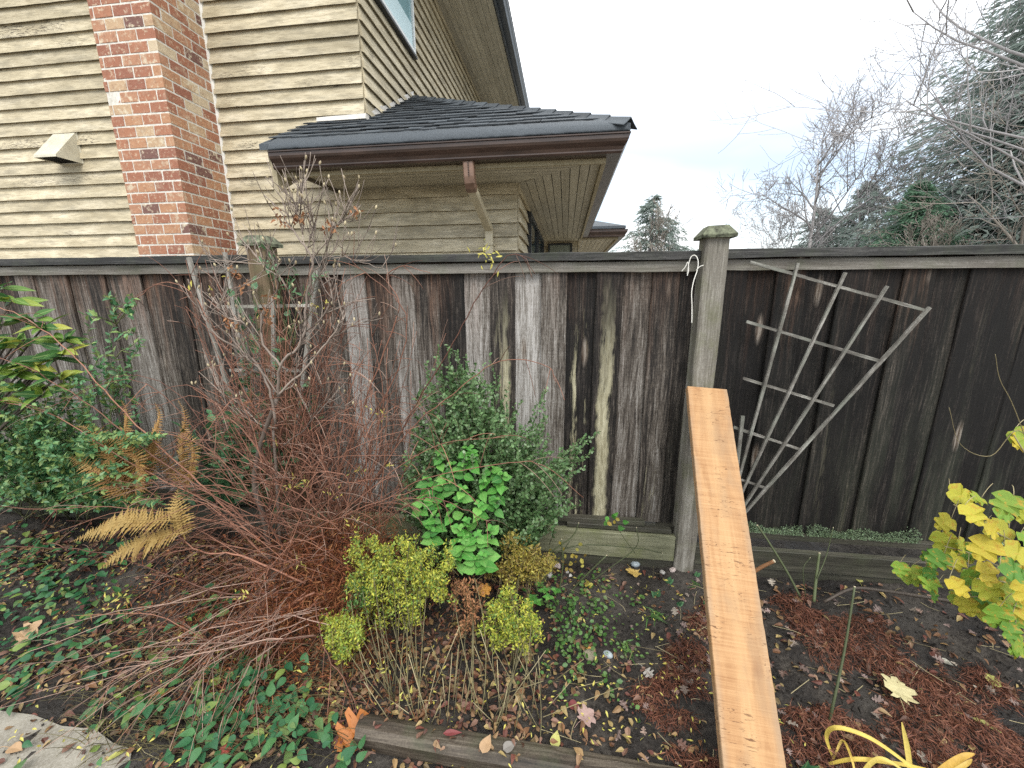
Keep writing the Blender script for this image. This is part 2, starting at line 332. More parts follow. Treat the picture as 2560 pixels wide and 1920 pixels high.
def m_plank():
    t = NT('fresh_sawn_cedar'); vec, co, rnd = t.objvec()
    x = t.n('ShaderNodeSeparateXYZ', {0: co}, out=0)
    grain = t.noise(t.map(vec, (26, 26, 2.2)), 1, 6, .7, 1.2); saw = t.noise(t.map(vec, (2, 2, 190)), 1, 4, .7); blot = t.noise(t.map(vec, (14, 14, 5)), 1, 4, .6)
    f = t.math('ADD', t.math('MULTIPLY', grain, .5), t.math('MULTIPLY', saw, .5))
    c = t.ramp(f, [(.34, (.26, .130, .055)), (.5, (.36, .205, .096)), (.68, (.44, .275, .140))])
    heart = t.rng(t.math('ABSOLUTE', t.math('ADD', x, t.math('MULTIPLY', t.math('SUBTRACT', blot, .5), .05))), .0, .045, 1, 0)
    c = t.mix(t.math('MULTIPLY', heart, .45), c, (.44, .275, .135))
    kn = t.n('ShaderNodeTexVoronoi', {'Vector': t.map(vec, (5.5, 5.5, 2.4)), 'Scale': 1.0, 'Randomness': 1.0}); c = t.mix(t.math('MULTIPLY', t.rng(kn, .06, .16, 1, 0), .75), c, (.17, .07, .03)); c = t.mix(t.math('MULTIPLY', t.rng(t.noise(t.map(vec, (10, 10, 4), (3, 7, 1)), 1, 4, .6), .46, .68), .5), c, (.24, .155, .09))
    edge = t.rng(t.math('ABSOLUTE', x), .062, .092)
    c = t.mix(t.math('MULTIPLY', t.math('MULTIPLY', edge, t.rng(blot, .35, .6)), .5), c, (.24, .19, .14))
    ck = t.noise(t.map(vec, (26, 26, 120), (1, 4, 2)), 1, 3, .6, 1.5); zone = t.noise(t.map(vec, (9, 9, 9), (4, 2, 1)), 1, 3, .5)
    k = t.math('MULTIPLY', t.rng(ck, .585, .65), t.rng(zone, .47, .58))
    c = t.mix(t.math('MULTIPLY', k, .85), c, (.10, .045, .02))
    sp = t.n('ShaderNodeTexVoronoi', {'Vector': t.map(vec, (60, 60, 60)), 'Scale': 1.0}); c = t.mix(t.math('MULTIPLY', t.math('MULTIPLY', t.rng(sp, .07, .13, 1, 0), t.rng(zone, .46, .58)), .7), c, (.16, .08, .04))
    return t.done(c, .7, .25, t.math('ADD', saw, grain), .25, .003)
def m_shingle():
    t = NT('slate_blue_asphalt_shingle'); vec, co, rnd = t.objvec()
    g = t.noise(vec, 330, 2, .7); b = t.noise(vec, 9, 4, .6)
    c = t.ramp(g, [(.35, (.022, .026, .031)), (.55, (.062, .073, .084)), (.75, (.17, .19, .21))])
    c = t.mix(t.math('MULTIPLY', b, .35), c, (.035, .040, .045))
    c = t.n('ShaderNodeVectorMath', {0: c, 'Scale': t.math('ADD', t.math('MULTIPLY', rnd, .7), .6)}, operation='SCALE')
    return t.done(c, .75, .4, g, .5, .003)
def m_leaf(name, cols, rough=.42, trans=.22, spec=.45, spot=None, vein=False):
    """cols: colour stops over the leaf-to-leaf variation"""
    t = NT(name); a = t.n('ShaderNodeAttribute', out=2, attribute_name='var'); rnd = t.n('ShaderNodeObjectInfo', out=5)
    v = t.math('FRACT', t.math('ADD', a, rnd)); k = len(cols)
    c = t.ramp(v, [(i/max(k-1, 1), x) for i, x in enumerate(cols)])
    co = t.n('ShaderNodeTexCoord', out=3); n = t.noise(co, 30, 3, .6)
    c = t.mix(t.math('MULTIPLY', t.rng(n, .35, .7), .35), c, t.n('ShaderNodeVectorMath', {0: c, 'Scale': .55}, operation='SCALE'))
    if spot: c = t.mix(t.rng(t.noise(co, 3.2, 4, .6), .50, .68), c, spot)
    if vein:
        x = t.math('ABSOLUTE', t.n('ShaderNodeSeparateXYZ', {0: co}, out=0)); c = t.mix(t.math('MULTIPLY', t.rng(x, .0, .03, 1, 0), .5), c, (.34, .42, .16))
    p = t.n('ShaderNodeBsdfPrincipled', {'Base Color': c, 'Roughness': rough, 'Specular IOR Level': spec, 'Normal': t.n('ShaderNodeBump', {'Height': n, 'Strength': .25, 'Distance': .02})})
    tr = t.n('ShaderNodeBsdfTranslucent', {'Color': c}); m = t.n('ShaderNodeMixShader', {0: trans, 1: p, 2: tr})
    t.t.links.new(m, t.out.inputs[0]); return t.m
def m_stem(name, a, b, rough=.6):
    t = NT(name); at_ = t.n('ShaderNodeAttribute', out=2, attribute_name='var'); co = t.n('ShaderNodeTexCoord', out=3); n = t.noise(co, 45, 4, .65)
    f = t.math('ADD', t.math('MULTIPLY', t.math('FRACT', at_), .6), t.math('MULTIPLY', n, .4))
    return t.done(t.ramp(f, [(.15, a), (.85, b)]), rough, .35, n, .3, .003)
def m_plain(name, col, rough=.5, spec=.4, metal=0.0): t = NT(name); return t.done(col, rough, spec, metal=metal)
def m_glass(name, col, rough=.04): t = NT(name); return t.done(col, rough, .9)

M = dict(
    siding=m_siding(), brick=m_brick(), board=m_board(), plank=m_plank(), shingle=m_shingle(),
    mortar=m_noise('grey_mortar', (.46, .43, .37), (.74, .71, .65), 30),
    wallcore=m_noise('wall_sheathing', (.10, .085, .06), (.15, .12, .09), 10),
    caulk=m_noise('white_trim_strip', (.62, .60, .54), (.80, .78, .73), 25, .6),
    soffit=m_wood('soffit_cream_paint', (.30, .265, .195), (.44, .395, .30), (.54, .495, .39), 0, .2, .7, .2, (.22, .20, .12)),
    soffity=m_wood('soffit_cream_paint_along', (.30, .265, .195), (.44, .395, .30), (.54, .495, .39), 1, .2, .7, .2, (.22, .20, .12)),
    fascia=m_wood('fascia_board_paint', (.24, .195, .12), (.37, .31, .20), (.46, .40, .28), 1, .25, .7, .1, (.22, .20, .12)),
    gutter=m_noise('brown_gutter_metal', (.026, .016, .012), (.080, .047, .034), 7, .38, .5, .12, .002, 4, (.4, 3, 3), .3, .75),
    gutterdark=m_noise('dark_upper_gutter_metal', (.030, .036, .042), (.065, .075, .085), 6, .4, .5, .1, .002),
    elbow=m_noise('tan_brown_elbow_metal', (.11, .062, .040), (.21, .125, .085), 9, .45, .45, .12, .002),
    flash=m_noise('pale_metal_flashing', (.45, .42, .38), (.72, .69, .64), 12, .45, .5, .15, .002),
    pipe=m_noise('cream_pipe_paint', (.42, .36, .24), (.55, .48, .34), 9, .45, .5, .1, .002, 4, (1, 1, .4)),
    vent=m_noise('cream_vent_enamel', (.50, .46, .36), (.66, .62, .50), 10, .5, .4, .1, .002),
    dark=m_plain('dark_interior', (.012, .012, .012), .9, .1), winframe=m_plain('dark_window_frame', (.022, .024, .028), .45),
    winwhite=m_plain('white_window_frame', (.70, .72, .72), .45), glassblue=m_glass('bluish_window_glass', (.20, .36, .40), .06),
    blind=m_plain('pale_window_blind', (.52, .68, .72), .35), glassdark=m_glass('dark_window_glass', (.015, .03, .035), .05), blindgreen=m_noise('drawn_green_blind', (.16, .18, .15), (.24, .26, .21), 6, .6, .3, .1, .002, 3, (1, 1, 16)),
    post=m_wood('grey_post_timber', (.065, .056, .046), (.17, .155, .13), (.36, .34, .30), 2, .5, .75, .05, (.12, .125, .06)),
    postwarm=m_wood('tan_post_timber', (.06, .04, .024), (.125, .085, .05), (.21, .155, .10), 2, .35, .75, .05),
    postcap=m_noise('lichened_post_cap', (.025, .025, .020), (.19, .205, .135), 34, .9, .2, .7, .01, 6),
    cap=m_wood('dark_cap_rail_timber', (.009, .0085, .008), (.028, .027, .026), (.105, .10, .095), 0, .4, .6, .1, (.05, .06, .035)),
    trim=m_wood('grey_trim_timber', (.075, .064, .052), (.16, .145, .125), (.30, .28, .25), 0, .25, .7, .15),
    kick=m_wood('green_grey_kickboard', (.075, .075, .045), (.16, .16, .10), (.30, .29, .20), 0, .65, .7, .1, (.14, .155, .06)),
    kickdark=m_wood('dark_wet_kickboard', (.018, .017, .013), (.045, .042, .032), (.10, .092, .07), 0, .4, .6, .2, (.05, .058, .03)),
    trellis=m_wood('grey_trellis_slat', (.040, .035, .030), (.13, .12, .105), (.40, .385, .35), 2, .35, .8, .3, (.26, .29, .24), 9.0),
    timber=m_wood('wet_landscape_timber', (.010, .008, .006), (.055, .043, .032), (.15, .125, .095), 0, .4, .6, .05, (.05, .06, .03)),
    stone=m_noise('river_pebble', (.20, .19, .175), (.46, .44, .41), 9, .55, .4, .2, .004),
    moss=m_leaf('pale_green_moss', [(.16, .23, .13), (.30, .40, .26), (.22, .29, .15)], .9, .1, .1),
)

# ==================================================================== SETTING
def m_soil():
    t = NT('dark_garden_soil'); co = t.n('ShaderNodeTexCoord', out=3)
    a = t.noise(co, 5, 6, .65); b = t.noise(co, 55, 6, .7); c_ = t.noise(co, 2.0, 3, .5)
    c = t.ramp(t.math('ADD', t.math('MULTIPLY', a, .55), t.math('MULTIPLY', b, .45)), [(.33, (.006, .005, .0045)), (.5, (.022, .018, .015)), (.68, (.085, .074, .062))])
    c = t.mix(t.math('MULTIPLY', t.rng(c_, .52, .66), .45), c, (.085, .076, .066))
    return t.done(c, t.rng(a, .35, .6, .55, .95), .35, b, .9, .02)
M['soil'] = m_soil()
M['bounce_ground'] = m_noise('neighbour_ground', (.15, .14, .12), (.25, .235, .205), 3)  # ground behind the fence, paled to bounce more light onto soffit and wall
def m_concrete():
    t = NT('grey_broom_concrete'); co = t.n('ShaderNodeTexCoord', out=3); a = t.noise(co, 6, 5, .6); b = t.noise(co, 130, 4, .7)
    c = t.mix(t.math('MULTIPLY', t.rng(b, .4, .7), .5), t.ramp(a, [(.3, (.13, .115, .09)), (.7, (.28, .26, .215))]), (.36, .34, .30))
    return t.done(c, .85, .3, b, .5, .004)
M['concrete'] = m_concrete()

g = Geo(); g.add([(-150, -40, -.12), (150, -40, -.12), (150, 250, -.12), (-150, 250, -.12)], [(0, 1, 2, 3)])
tag(g.build('ground', M['bounce_ground']), kind='structure')
nx, ny = 420, 150
gx, gy = np.meshgrid(np.linspace(-5.6, 4.2, nx), np.linspace(-2.6, .75, ny), indexing='ij')
gv = np.stack([gx, gy, gz(gx, gy)], -1).reshape(-1, 3)
ii, jj = np.meshgrid(np.arange(nx-1), np.arange(ny-1), indexing='ij'); b0 = (ii*ny+jj).ravel()
g = Geo(); g.add(gv, np.stack([b0, b0+ny, b0+ny+1, b0+1], -1)); tag(g.build('garden_soil', M['soil'], smooth=True), kind='structure')
# concrete path, its edge running off to the lower left
g = Geo(); pe = [(-4.6, -1.03), (-2.2, -1.06), (-1.95, -1.055), (-1.80, -1.075), (-1.66, -1.07), (-1.55, -1.10), (-1.46, -1.11), (-1.40, -1.17), (-1.36, -1.21), (-1.30, -1.35), (-1.15, -2.5), (-4.6, -2.5)]
n = len(pe); vv = [(x, y, .014) for x, y in pe]+[(x, y, -.12) for x, y in pe]+[(-2.6, -1.9, .014)]
g.add(vv, [(i, (i+1) % n, n+(i+1) % n, n+i) for i in range(n)], [(i, 2*n, (i+1) % n) for i in range(n)])
tag(g.build('path', M['concrete']), kind='structure')


# ==================================================================== HOUSE
YW = 2.395; XU = -2.08; XL = -0.51; ZS = 2.635; LEV0 = 4.290; EXP = 0.1358
house = thing('house', (-3, YW, 0), 'beige lap-sided house with brick chimney and low hipped roof behind the fence', 'house')
def siding_mesh(L, seed, back=False):
    """one bevelled lap board lying along +X, its butt edge at z=0, face towards -Y, butt slightly wavy and chipped"""
    r = np.random.default_rng(seed); n = max(2, int(L/.11)); xs = np.linspace(0, L, n); g = Geo()
    wob = np.cumsum(r.normal(size=n))*.0006; wob -= np.linspace(wob[0], wob[-1], n); dy = r.normal(size=n)*.0008
    zb = wob+r.normal(size=n)*.0007
    ring = lambda i: [(xs[i], -.040+dy[i], zb[i]), (xs[i], -.004, zb[i]+.020), (xs[i], .0, EXP+.022), (xs[i], -.005, EXP+.022)]
    V = [p for i in range(n) for p in ring(i)]; q = []
    for i in range(n-1):
        a, b = i*4, i*4+4
        q += [(a+k, b+k, b+(k+1) % 4, a+(k+1) % 4) for k in range(4)]
    q += [(0, 1, 2, 3), ((n-1)*4, (n-1)*4+3, (n-1)*4+2, (n-1)*4+1)]
    g.add(V, q); return g.mesh('siding_board', M['siding'])
_sid = {}
def siding(parent, p0, L, z_lo, z_hi, rotz=0.0):
    k0 = math.floor((z_lo-LEV0)/EXP); k1 = math.ceil((z_hi-LEV0)/EXP)
    for k in range(k0, k1):
        z = LEV0+k*EXP
        if z < z_lo-EXP*.9 or z > z_hi-.02: continue
        key = (round(L, 2), k % 5)
        if key not in _sid: _sid[key] = siding_mesh(L, 100+len(_sid))
        place('siding_board', _sid[key], parent, (p0[0], p0[1], z+random.gauss(0, .0015)), (random.gauss(0, .004), 0, rotz+0.0))
wall = Geo()
wall.box(-12, XU, YW, YW+.2, -.1, 6.0).box(XU-.2, XU, YW+.2, 14, 2.6, 6.0).box(XU, XL, YW, YW+.2, -.1, ZS+.1).box(XL-.2, XL, YW+.2, 7.3, -.1, ZS+.1)
wall.box(XL, .24, 7.3, 7.5, -.1, ZS+.1).box(.04, .24, 7.5, 13, -.1, ZS+.1)
wall = wall.build('wall', M['wallcore'], house)
siding(wall, (-10.2, YW), 10.2-4.36, 1.0, 5.0)
siding(wall, (-3.735, YW), 3.735+XU-.0, 2.66, 5.0)
siding(wall, (-3.735, YW), 3.735+XL, 1.0, 2.66)
siding(wall, (XU, YW-.004), 4.2, 3.2, 6.0, math.pi/2)
siding(wall, (XU, YW+4.19), 4.2, 3.2, 6.0, math.pi/2)
siding(wall, (XL, YW-.004), 4.9, 1.2, 2.66, math.pi/2)
siding(wall, (XL, 7.3), .74, 1.2, 2.66)
siding(wall, (.24, 7.29), 2.6, 1.2, 2.66, math.pi/2)
# --- chimney: mortar core with every brick laid on it
XC, YC, CW, CRS = -3.752, 1.80, .635, .0985
chim = Geo().box(XC-CW+.003, XC-.003, YC+.003, YW+.1, -.1, 7.2).build('chimney', M['mortar'], house)
BL, BT, BH, JT = .186, .088, CRS-.0140, .0140
def brick_mesh(lx, ly, seed):
    r = np.random.default_rng(seed); c = .003; g = Geo(); V = []
    for z, k in ((-BH/2, c), (-BH/2+c, 0), (BH/2-c, 0), (BH/2, c)):
        for sx_, sy_ in ((-1, -1), (1, -1), (1, 1), (-1, 1)): V.append((sx_*(lx/2-k)+r.normal()*.0009, sy_*(ly/2-k)+r.normal()*.0009, z+r.normal()*.0007))
    q = [(0, 3, 2, 1), (12, 13, 14, 15)]+[(l*4+i, l*4+(i+1) % 4, l*4+4+(i+1) % 4, l*4+4+i) for l in range(3) for i in range(4)]
    g.add(V, q); return g.mesh('brick', M['brick'])
_bk = {}
def brick(x0, x1, y0, y1, z):
    lx, ly = round(x1-x0, 3), round(y1-y0, 3); key = (lx, ly, random.randrange(2))
    if key not in _bk: _bk[key] = brick_mesh(lx, ly, len(_bk))
    place('brick', _bk[key], chim, ((x0+x1)/2+random.gauss(0, .001), (y0+y1)/2+random.gauss(0, .0012), z), (0, 0, random.gauss(0, .004)))
ztop = 4.95; row = 0; z = 1.9459-CRS*7
while z < ztop:
    zc = z+CRS/2
    if row % 2 == 0:      # stretcher on the front corner
        x = XC; first = True
        while x > XC-CW+.02:
            x0 = max(x-BL, XC-CW)
            if x-x0 > .03: brick(x0, x, YC, YC+BT, zc)
            x = x0-JT
        y = YC+BT+JT
    else:
        x = XC-BT-JT
        while x > XC-CW+.02:
            x0 = max(x-BL, XC-CW)
            if x-x0 > .03: brick(x0, x, YC, YC+BT, zc)
            x = x0-JT
        y = YC
    while y < YW-.03:
        y1 = min(y+BL, YW-.022)
        if y1-y > .03: brick(XC-BT, XC, y, y1, zc)
        y = y1+JT
    z += CRS; row += 1
s = Geo(); zz = np.linspace(1.2, 5.2, 50); wv = rng.normal(size=50)*.0025
for i in range(49):
    s.hexa([(XC-.004, YW-.032, zz[i]), (XC+.026+wv[i], YW-.028, zz[i]), (XC+.030+wv[i], YW, zz[i]), (XC-.004, YW, zz[i]), (XC-.004, YW-.032, zz[i+1]), (XC+.026+wv[i+1], YW-.028, zz[i+1]), (XC+.030+wv[i+1], YW, zz[i+1]), (XC-.004, YW, zz[i+1])])
s.build('corner_strip', M['caulk'], chim)
# --- lower hipped roof
YE, ZE, SLP = 1.60, 2.842, .56
XE = .475; XR0 = -2.72; APX = np.array([XU, 3.755, ZE+SLP*(3.755-YE)])
SLX = (APX[2]-ZE)/(XE-XU)
zf = lambda y: ZE+SLP*(y-YE)
zr = lambda x: ZE+SLX*(XE-x)
XE2, YE2 = 1.17, 6.75
r_ = Geo(); th = .05
def slab(pts, d=th):
    n = len(pts); P = [np.array(p, float) for p in pts]
    r_.add(P+[p-np.array([0, 0, d]) for p in P], [(i, (i+1) % n, n+(i+1) % n, n+i) for i in range(n)], [(0, i, i+1) for i in range(1, n-1)]+[(n, n+i+1, n+i) for i in range(1, n-1)])
slab([(XR0, YE, ZE), (XE, YE, ZE), tuple(APX), (XU, YW, zf(YW)), (XR0, YW, zf(YW))])
slab([(XE, YE, ZE), (XE, 9, ZE), (XU, 9, APX[2]), tuple(APX)])
# the wing's hip roof farther back
wa = np.array([.1, 9.2, ZE+.6])
slab([(XE, YE2, ZE), (XE2, YE2, ZE), tuple(wa)]); slab([(XE2, YE2, ZE), (XE2, 13, ZE), tuple(wa)]); slab([(XE, YE2, ZE), tuple(wa), (-.6, 9.2, ZE+.6)])
roof = r_.build('roof', M['shingle'], house)
nF = np.array([0, -SLP, 1.0]); nF /= np.linalg.norm(nF); uF = np.array([0, 1, SLP]); lF = np.linalg.norm(uF); uF = uF/lF
_sh = {}
def shingle_mesh(wd, ln, seed, sl=0.0, sr=0.0):
    """a tab wd wide and ln long; sl / sr move the upper corners in along a hip"""
    r = np.random.default_rng(seed); g = Geo(); a = r.normal(size=8)*.002; xl, xr = -wd/2+sl, wd/2-sr
    if xl > xr-.004: xl = xr = (xl+xr)/2; xl, xr = ((wd/2-.004, wd/2) if sl > 0 else (-wd/2, -wd/2+.004))
    g.hexa([(-wd/2+a[0], 0+a[1], .010), (wd/2+a[2], 0+a[3], .010), (xr, ln, .001), (xl, ln, .001), (-wd/2+a[0], a[1], .019+a[4]*.8), (wd/2+a[2], a[3], .019+a[5]*.8), (xr, ln, .004), (xl, ln, .004)])
    return g.mesh('shingle', M['shingle'])
def shingles(orig, ax, up, nr, xa, xb, rows, expo, ga=0.0, gb=0.0):
    """orig: eave point; ax along the eave; up along the slope; xa/xb: limits at a slope distance; ga/gb: how fast a hip closes in at each end"""
    Rm = Matrix([[ax[i], up[i], nr[i]] for i in range(3)]).to_euler(); ln = expo*1.12
    for k in range(1, rows):
        s0 = k*expo; a, b = xa(s0), xb(s0); x = a-(random.uniform(0, .1) if ga == 0 else 0)
        if b-a < .12: break
        while x < b-.001:
            wd = random.choice((.14, .17, .20, .24, .28)); x1 = x+wd
            if x1 > b-.13: x1 = b
            if ga > 0 and x == a: x1 = max(x1, a+.22)
            c0, c1 = max(x, a), x1; hl = ga*ln if ga > 0 and x == a else 0.0; hr = gb*ln if gb > 0 and x1 >= b else 0.0
            if c1-c0 > .03:
                key = (round(c1-c0, 2), random.randrange(2), hl > 0, hr > 0)
                if key not in _sh: _sh[key] = shingle_mesh(key[0]-.003, ln, len(_sh), hl, hr)
                drop = random.choice((0, 0, .034))
                p = orig+ax*((c0+c1)/2)+up*(s0-drop)+nr*random.uniform(.0, .003)
                place('shingle', _sh[key], roof, p, Rm)
            x = x1
EXS = .162
hx = lambda s_: XE+(APX[0]-XE)*(s_/lF*1.0)/(APX[1]-YE)      # hip line x at slope distance (y = YE + s/lF)
shingles(np.array([0, YE, ZE]), np.array([1., 0, 0]), uF, nF, lambda s_: XR0 if YE+s_/lF < YW-.03 else XU+.02, lambda s_: hx(s_)-.02, 16, EXS, 0.0, (XE-APX[0])/((APX[1]-YE)*lF))
uX = np.array([-1, 0, SLX]); lX = np.linalg.norm(uX); uX = uX/lX; nX = np.array([SLX, 0, 1.0]); nX /= np.linalg.norm(nX)
shingles(np.array([XE, 0, ZE]), np.array([0, 1., 0]), uX, nX, lambda s_: YE+(APX[1]-YE)*(s_/lX)/(XE-APX[0])+.02, lambda s_: 6.6, 6, .20, (APX[1]-YE)/((XE-APX[0])*lX), 0.0)
# rolled starter course drooping into the gutter
for nm, a, b, dr in (('starter_strip', (XR0+.10, YE), (XE-.02, YE), (0, -1)),):
    g = Geo(); xs = np.linspace(a[0], b[0], 60); prof = [(.15, zf(YE+.15)+.012), (.06, zf(YE+.06)+.014), (.02, ZE+.018), (-.006, ZE-.004), (-.022, ZE-.045), (-.018, ZE-.06), (.03, ZE-.03)]
    V = [(x, YE+p[0]+random.gauss(0, .0015), p[1]+random.gauss(0, .0015)) for x in xs for p in prof]; k = len(prof)
    q = [(i*k+j, i*k+k+j, i*k+k+(j+1) % k, i*k+(j+1) % k) for i in range(59) for j in range(k)]
    g.add(V, q).build(nm, M['shingle'], roof, smooth=True)
# hip caps
d = APX-np.array([XE, YE, ZE]); Lh = np.linalg.norm(d); dh = d/Lh; sdv = np.cross(dh, [0, 0, 1.]); sdv /= np.linalg.norm(sdv); nv = np.cross(sdv, dh)
nh = 17
for k in range(nh):
    p = np.array([XE, YE, ZE])+dh*(Lh*(k+.0)/nh); g = Geo(); V = []
    for s_, lift in ((0, .036), (Lh/nh*1.45, .016)):
        for th_ in (.030, .018):
            for q_, dz in ((-.115, -.055), (-.06, -.012), (0, .0), (.06, -.012), (.115, -.055)):
                b_ = p+dh*s_+sdv*q_*.85; b_[2] = min(zf(b_[1]), zr(b_[0]))+lift*(1-abs(q_)/.115*.72)-(.030-th_)*.5+.008*(q_ == 0); V.append(b_)
    q = [(0+i, 1+i, 11+i, 10+i) for i in range(4)]+[(5+i, 15+i, 16+i, 6+i) for i in range(4)]+[(i, 5+i, 6+i, 1+i) for i in range(4)]+[(0, 10, 15, 5), (4, 9, 19, 14)]
    g.add(V, q).build('hip_cap', M['shingle'], roof)
# flashing against the upper wall
fl = Geo(); ys = np.linspace(YW+.01, APX[1]+.02, 9)
for i in range(8):
    a, b = ys[i], ys[i+1]+.01; off = random.uniform(.06, .085)
    fl.hexa([(XU, a, zf(a)), (XU+.028+i % 2*.002, a, zf(a)), (XU+.028+i % 2*.002, b, zf(b)), (XU, b, zf(b)), (XU, a, zf(a)+off), (XU+.026+i % 2*.002, a, zf(a)+off), (XU+.026+i % 2*.002, b, zf(b)+off), (XU, b, zf(b)+off)])
fl.hexa([(-2.60, YW-.05, zf(YW)-.0), (XU+.02, YW-.05, zf(YW)), (XU+.02, YW+.02, zf(YW)), (-2.60, YW+.02, zf(YW)), (-2.60, YW-.040, zf(YW)+.040), (XU+.02, YW-.040, zf(YW)+.050), (XU+.02, YW+.02, zf(YW)+.050), (-2.60, YW+.02, zf(YW)+.040)])
fl.build('flashing', M['flash'], roof)
# --- gutters: K profile swept round the eave with mitred corners
def sweep(name, path, prof, mat, parent, out=1):
    P = [np.array(p, float) for p in path]; g = Geo(); rings = []
    for i, p in enumerate(P):
        ds = []
        if i > 0: ds.append((p-P[i-1])/np.linalg.norm(p-P[i-1]))
        if i < len(P)-1: ds.append((P[i+1]-p)/np.linalg.norm(P[i+1]-p))
        ns = [np.array([d_[1], -d_[0]])*out for d_ in ds]; m = sum(ns)/len(ns); m = m/(m@m)
        rings.append([(p[0]+m[0]*u, p[1]+m[1]*u, z_) for u, z_ in prof])
    V = [v for r in rings for v in r]; k = len(prof)
    q = [(i*k+j, i*k+k+j, i*k+k+(j+1) % k, i*k+(j+1) % k) for i in range(len(P)-1) for j in range(k)]
    cen = len(V); e = len(P)-1
    g.add(V, q, [(0, j, j+1) for j in range(1, k-1)]+[(e*k, e*k+j+1, e*k+j) for j in range(1, k-1)])
    return g.build(name, mat, parent)
FY = 1.72      # fascia plane (front), XFs on the right
XF = XE-.165
KP = [(u*1.25, z_-.040) for u, z_ in [(0, 2.805), (0, 2.675), (.085, 2.675), (.092, 2.690), (.092, 2.700), (.100, 2.722), (.118, 2.752), (.124, 2.770), (.124, 2.797), (.132, 2.801), (.132, 2.810), (.118, 2.810), (.117, 2.775), (.108, 2.757), (.088, 2.724), (.082, 2.690), (.006, 2.684), (.006, 2.805)]]
gut = sweep('gutter', [(-2.615, FY), (XF, FY), (XF, YE2+.12), (XE2-.12, YE2+.12), (XE2-.12, 12)], KP, M['gutter'], house)
sweep('fascia', [(-2.62, FY+.001), (XF, FY+.001), (XF, YE2+.121), (XE2-.12, YE2+.121), (XE2-.12, 12)], [(-.002, 2.80), (-.002, 2.598), (-.035, 2.598), (-.035, 2.80)], M['fascia'], house)
# rake board closing the left end of the eave
g = Geo(); xa, xb = -2.675, -2.628
for x0, x1 in ((xa, xb),):
    y0, y1 = 1.665, YW
    g.hexa([(x0, y0, zf(y0)-.42), (x1, y0, zf(y0)-.42), (x1, y1, zf(y1)-.42), (x0, y1, zf(y1)-.42), (x0, y0, zf(y0)-.052), (x1, y0, zf(y0)-.052), (x1, y1, zf(y1)-.052), (x0, y1, zf(y1)-.052)])
g.build('rake_board', M['fascia'], house)
Geo().hexa([(-2.70, 1.675, zf(1.675)-.19), (-2.678, 1.675, zf(1.675)-.19), (-2.678, YW, zf(YW)-.19), (-2.70, YW, zf(YW)-.19), (-2.70, 1.675, zf(1.675)-.052), (-2.678, 1.675, zf(1.675)-.052), (-2.678, YW, zf(YW)-.052), (-2.70, YW, zf(YW)-.052)]).build('rake_trim', M['fascia'], house)
# --- soffit planks, mitred at the corner
sf = Geo().add([(-2.45, FY+.03, ZS+.03), (XF, FY+.03, ZS+.03), (XF, 12, ZS+.03), (-2.45, 12, ZS+.03)], [(0, 1, 2, 3)]).build('soffit', M['dark'], house)
yi0, yi1 = FY+.036, YW-.004
xi0, xi1 = XL+.004, XF-.036
mit = lambda y: xi0+(xi1-xi0)*(yi1-y)/(yi1-yi0)
nf = 7
for k in range(nf):
    a = yi0+(yi1-yi0)*k/nf+.0025; b = yi0+(yi1-yi0)*(k+1)/nf-.0025; j = random.uniform(-.002, .002)
    Geo().hexa([(-2.455, a, ZS+j), (mit(a)-.002, a, ZS+j), (mit(b)-.002, b, ZS+j), (-2.455, b, ZS+j), (-2.455, a, ZS+.02), (mit(a)-.002, a, ZS+.02), (mit(b)-.002, b, ZS+.02), (-2.455, b, ZS+.02)]).build('soffit_plank', M['soffit'], sf, origin=(0, a, ZS))
nr_ = 9
ymit = lambda x: yi1-(yi1-yi0)*(x-xi0)/(xi1-xi0)
for k in range(nr_):
    a = xi0+(xi1-xi0)*k/nr_+.0035; b = xi0+(xi1-xi0)*(k+1)/nr_-.0035; j = random.uniform(-.003, .003)
    Geo().hexa([(a, ymit(a)+.002, ZS+j), (b, ymit(b)+.002, ZS+j), (b, YE2+.1, ZS+j), (a, YE2+.1, ZS+j), (a, ymit(a)+.002, ZS+.02), (b, ymit(b)+.002, ZS+.02), (b, YE2+.1, ZS+.02), (a, YE2+.1, ZS+.02)]).build('soffit_plank', M['soffity'], sf, origin=(a, 3, ZS))
for k in range(8):
    a = .25+.78*k/8+.004; b = .25+.78*(k+1)/8-.004
    Geo().box(a, b, YE2+.16, 12, ZS-.004, ZS+.02).build('soffit_plank', M['soffity'], sf, origin=(a, 8, ZS))
Geo().box(XL, .24, YE2+.11, 7.3, ZS-.002, ZS+.02).build('soffit_plank', M['soffit'], sf, origin=(0, 7, ZS))
g = Geo().box(-2.475, -2.452, FY+.0, YW, ZS-.03, ZS+.12).build('soffit_end_trim', M['wallcore'], house)
# --- downspout
def rect_tube(name, pts, wd, dp, mat, parent, ribs=0):
    P = [np.array(p, float) for p in pts]; g = Geo(); V = []
    for i, p in enumerate(P):
        d_ = (P[min(i+1, len(P)-1)]-P[max(i-1, 0)]); d_ /= np.linalg.norm(d_); u = np.array([1., 0, 0]); u -= d_*(u@d_); u /= np.linalg.norm(u); v = np.cross(d_, u)
        c = .008
        for a, b in ((-wd/2+c, -dp/2), (wd/2-c, -dp/2), (wd/2, -dp/2+c), (wd/2, dp/2-c), (wd/2-c, dp/2), (-wd/2+c, dp/2), (-wd/2, dp/2-c), (-wd/2, -dp/2+c)): V.append(p+u*a+v*b)
    n = len(P); q = [(i*8+j, i*8+8+j, i*8+8+(j+1) % 8, i*8+(j+1) % 8) for i in range(n-1) for j in range(8)]
    g.add(V, q, [(0, j, j+1) for j in range(1, 7)]+[((n-1)*8, (n-1)*8+j+1, (n-1)*8+j) for j in range(1, 7)])
    return g.build(name, mat, parent)
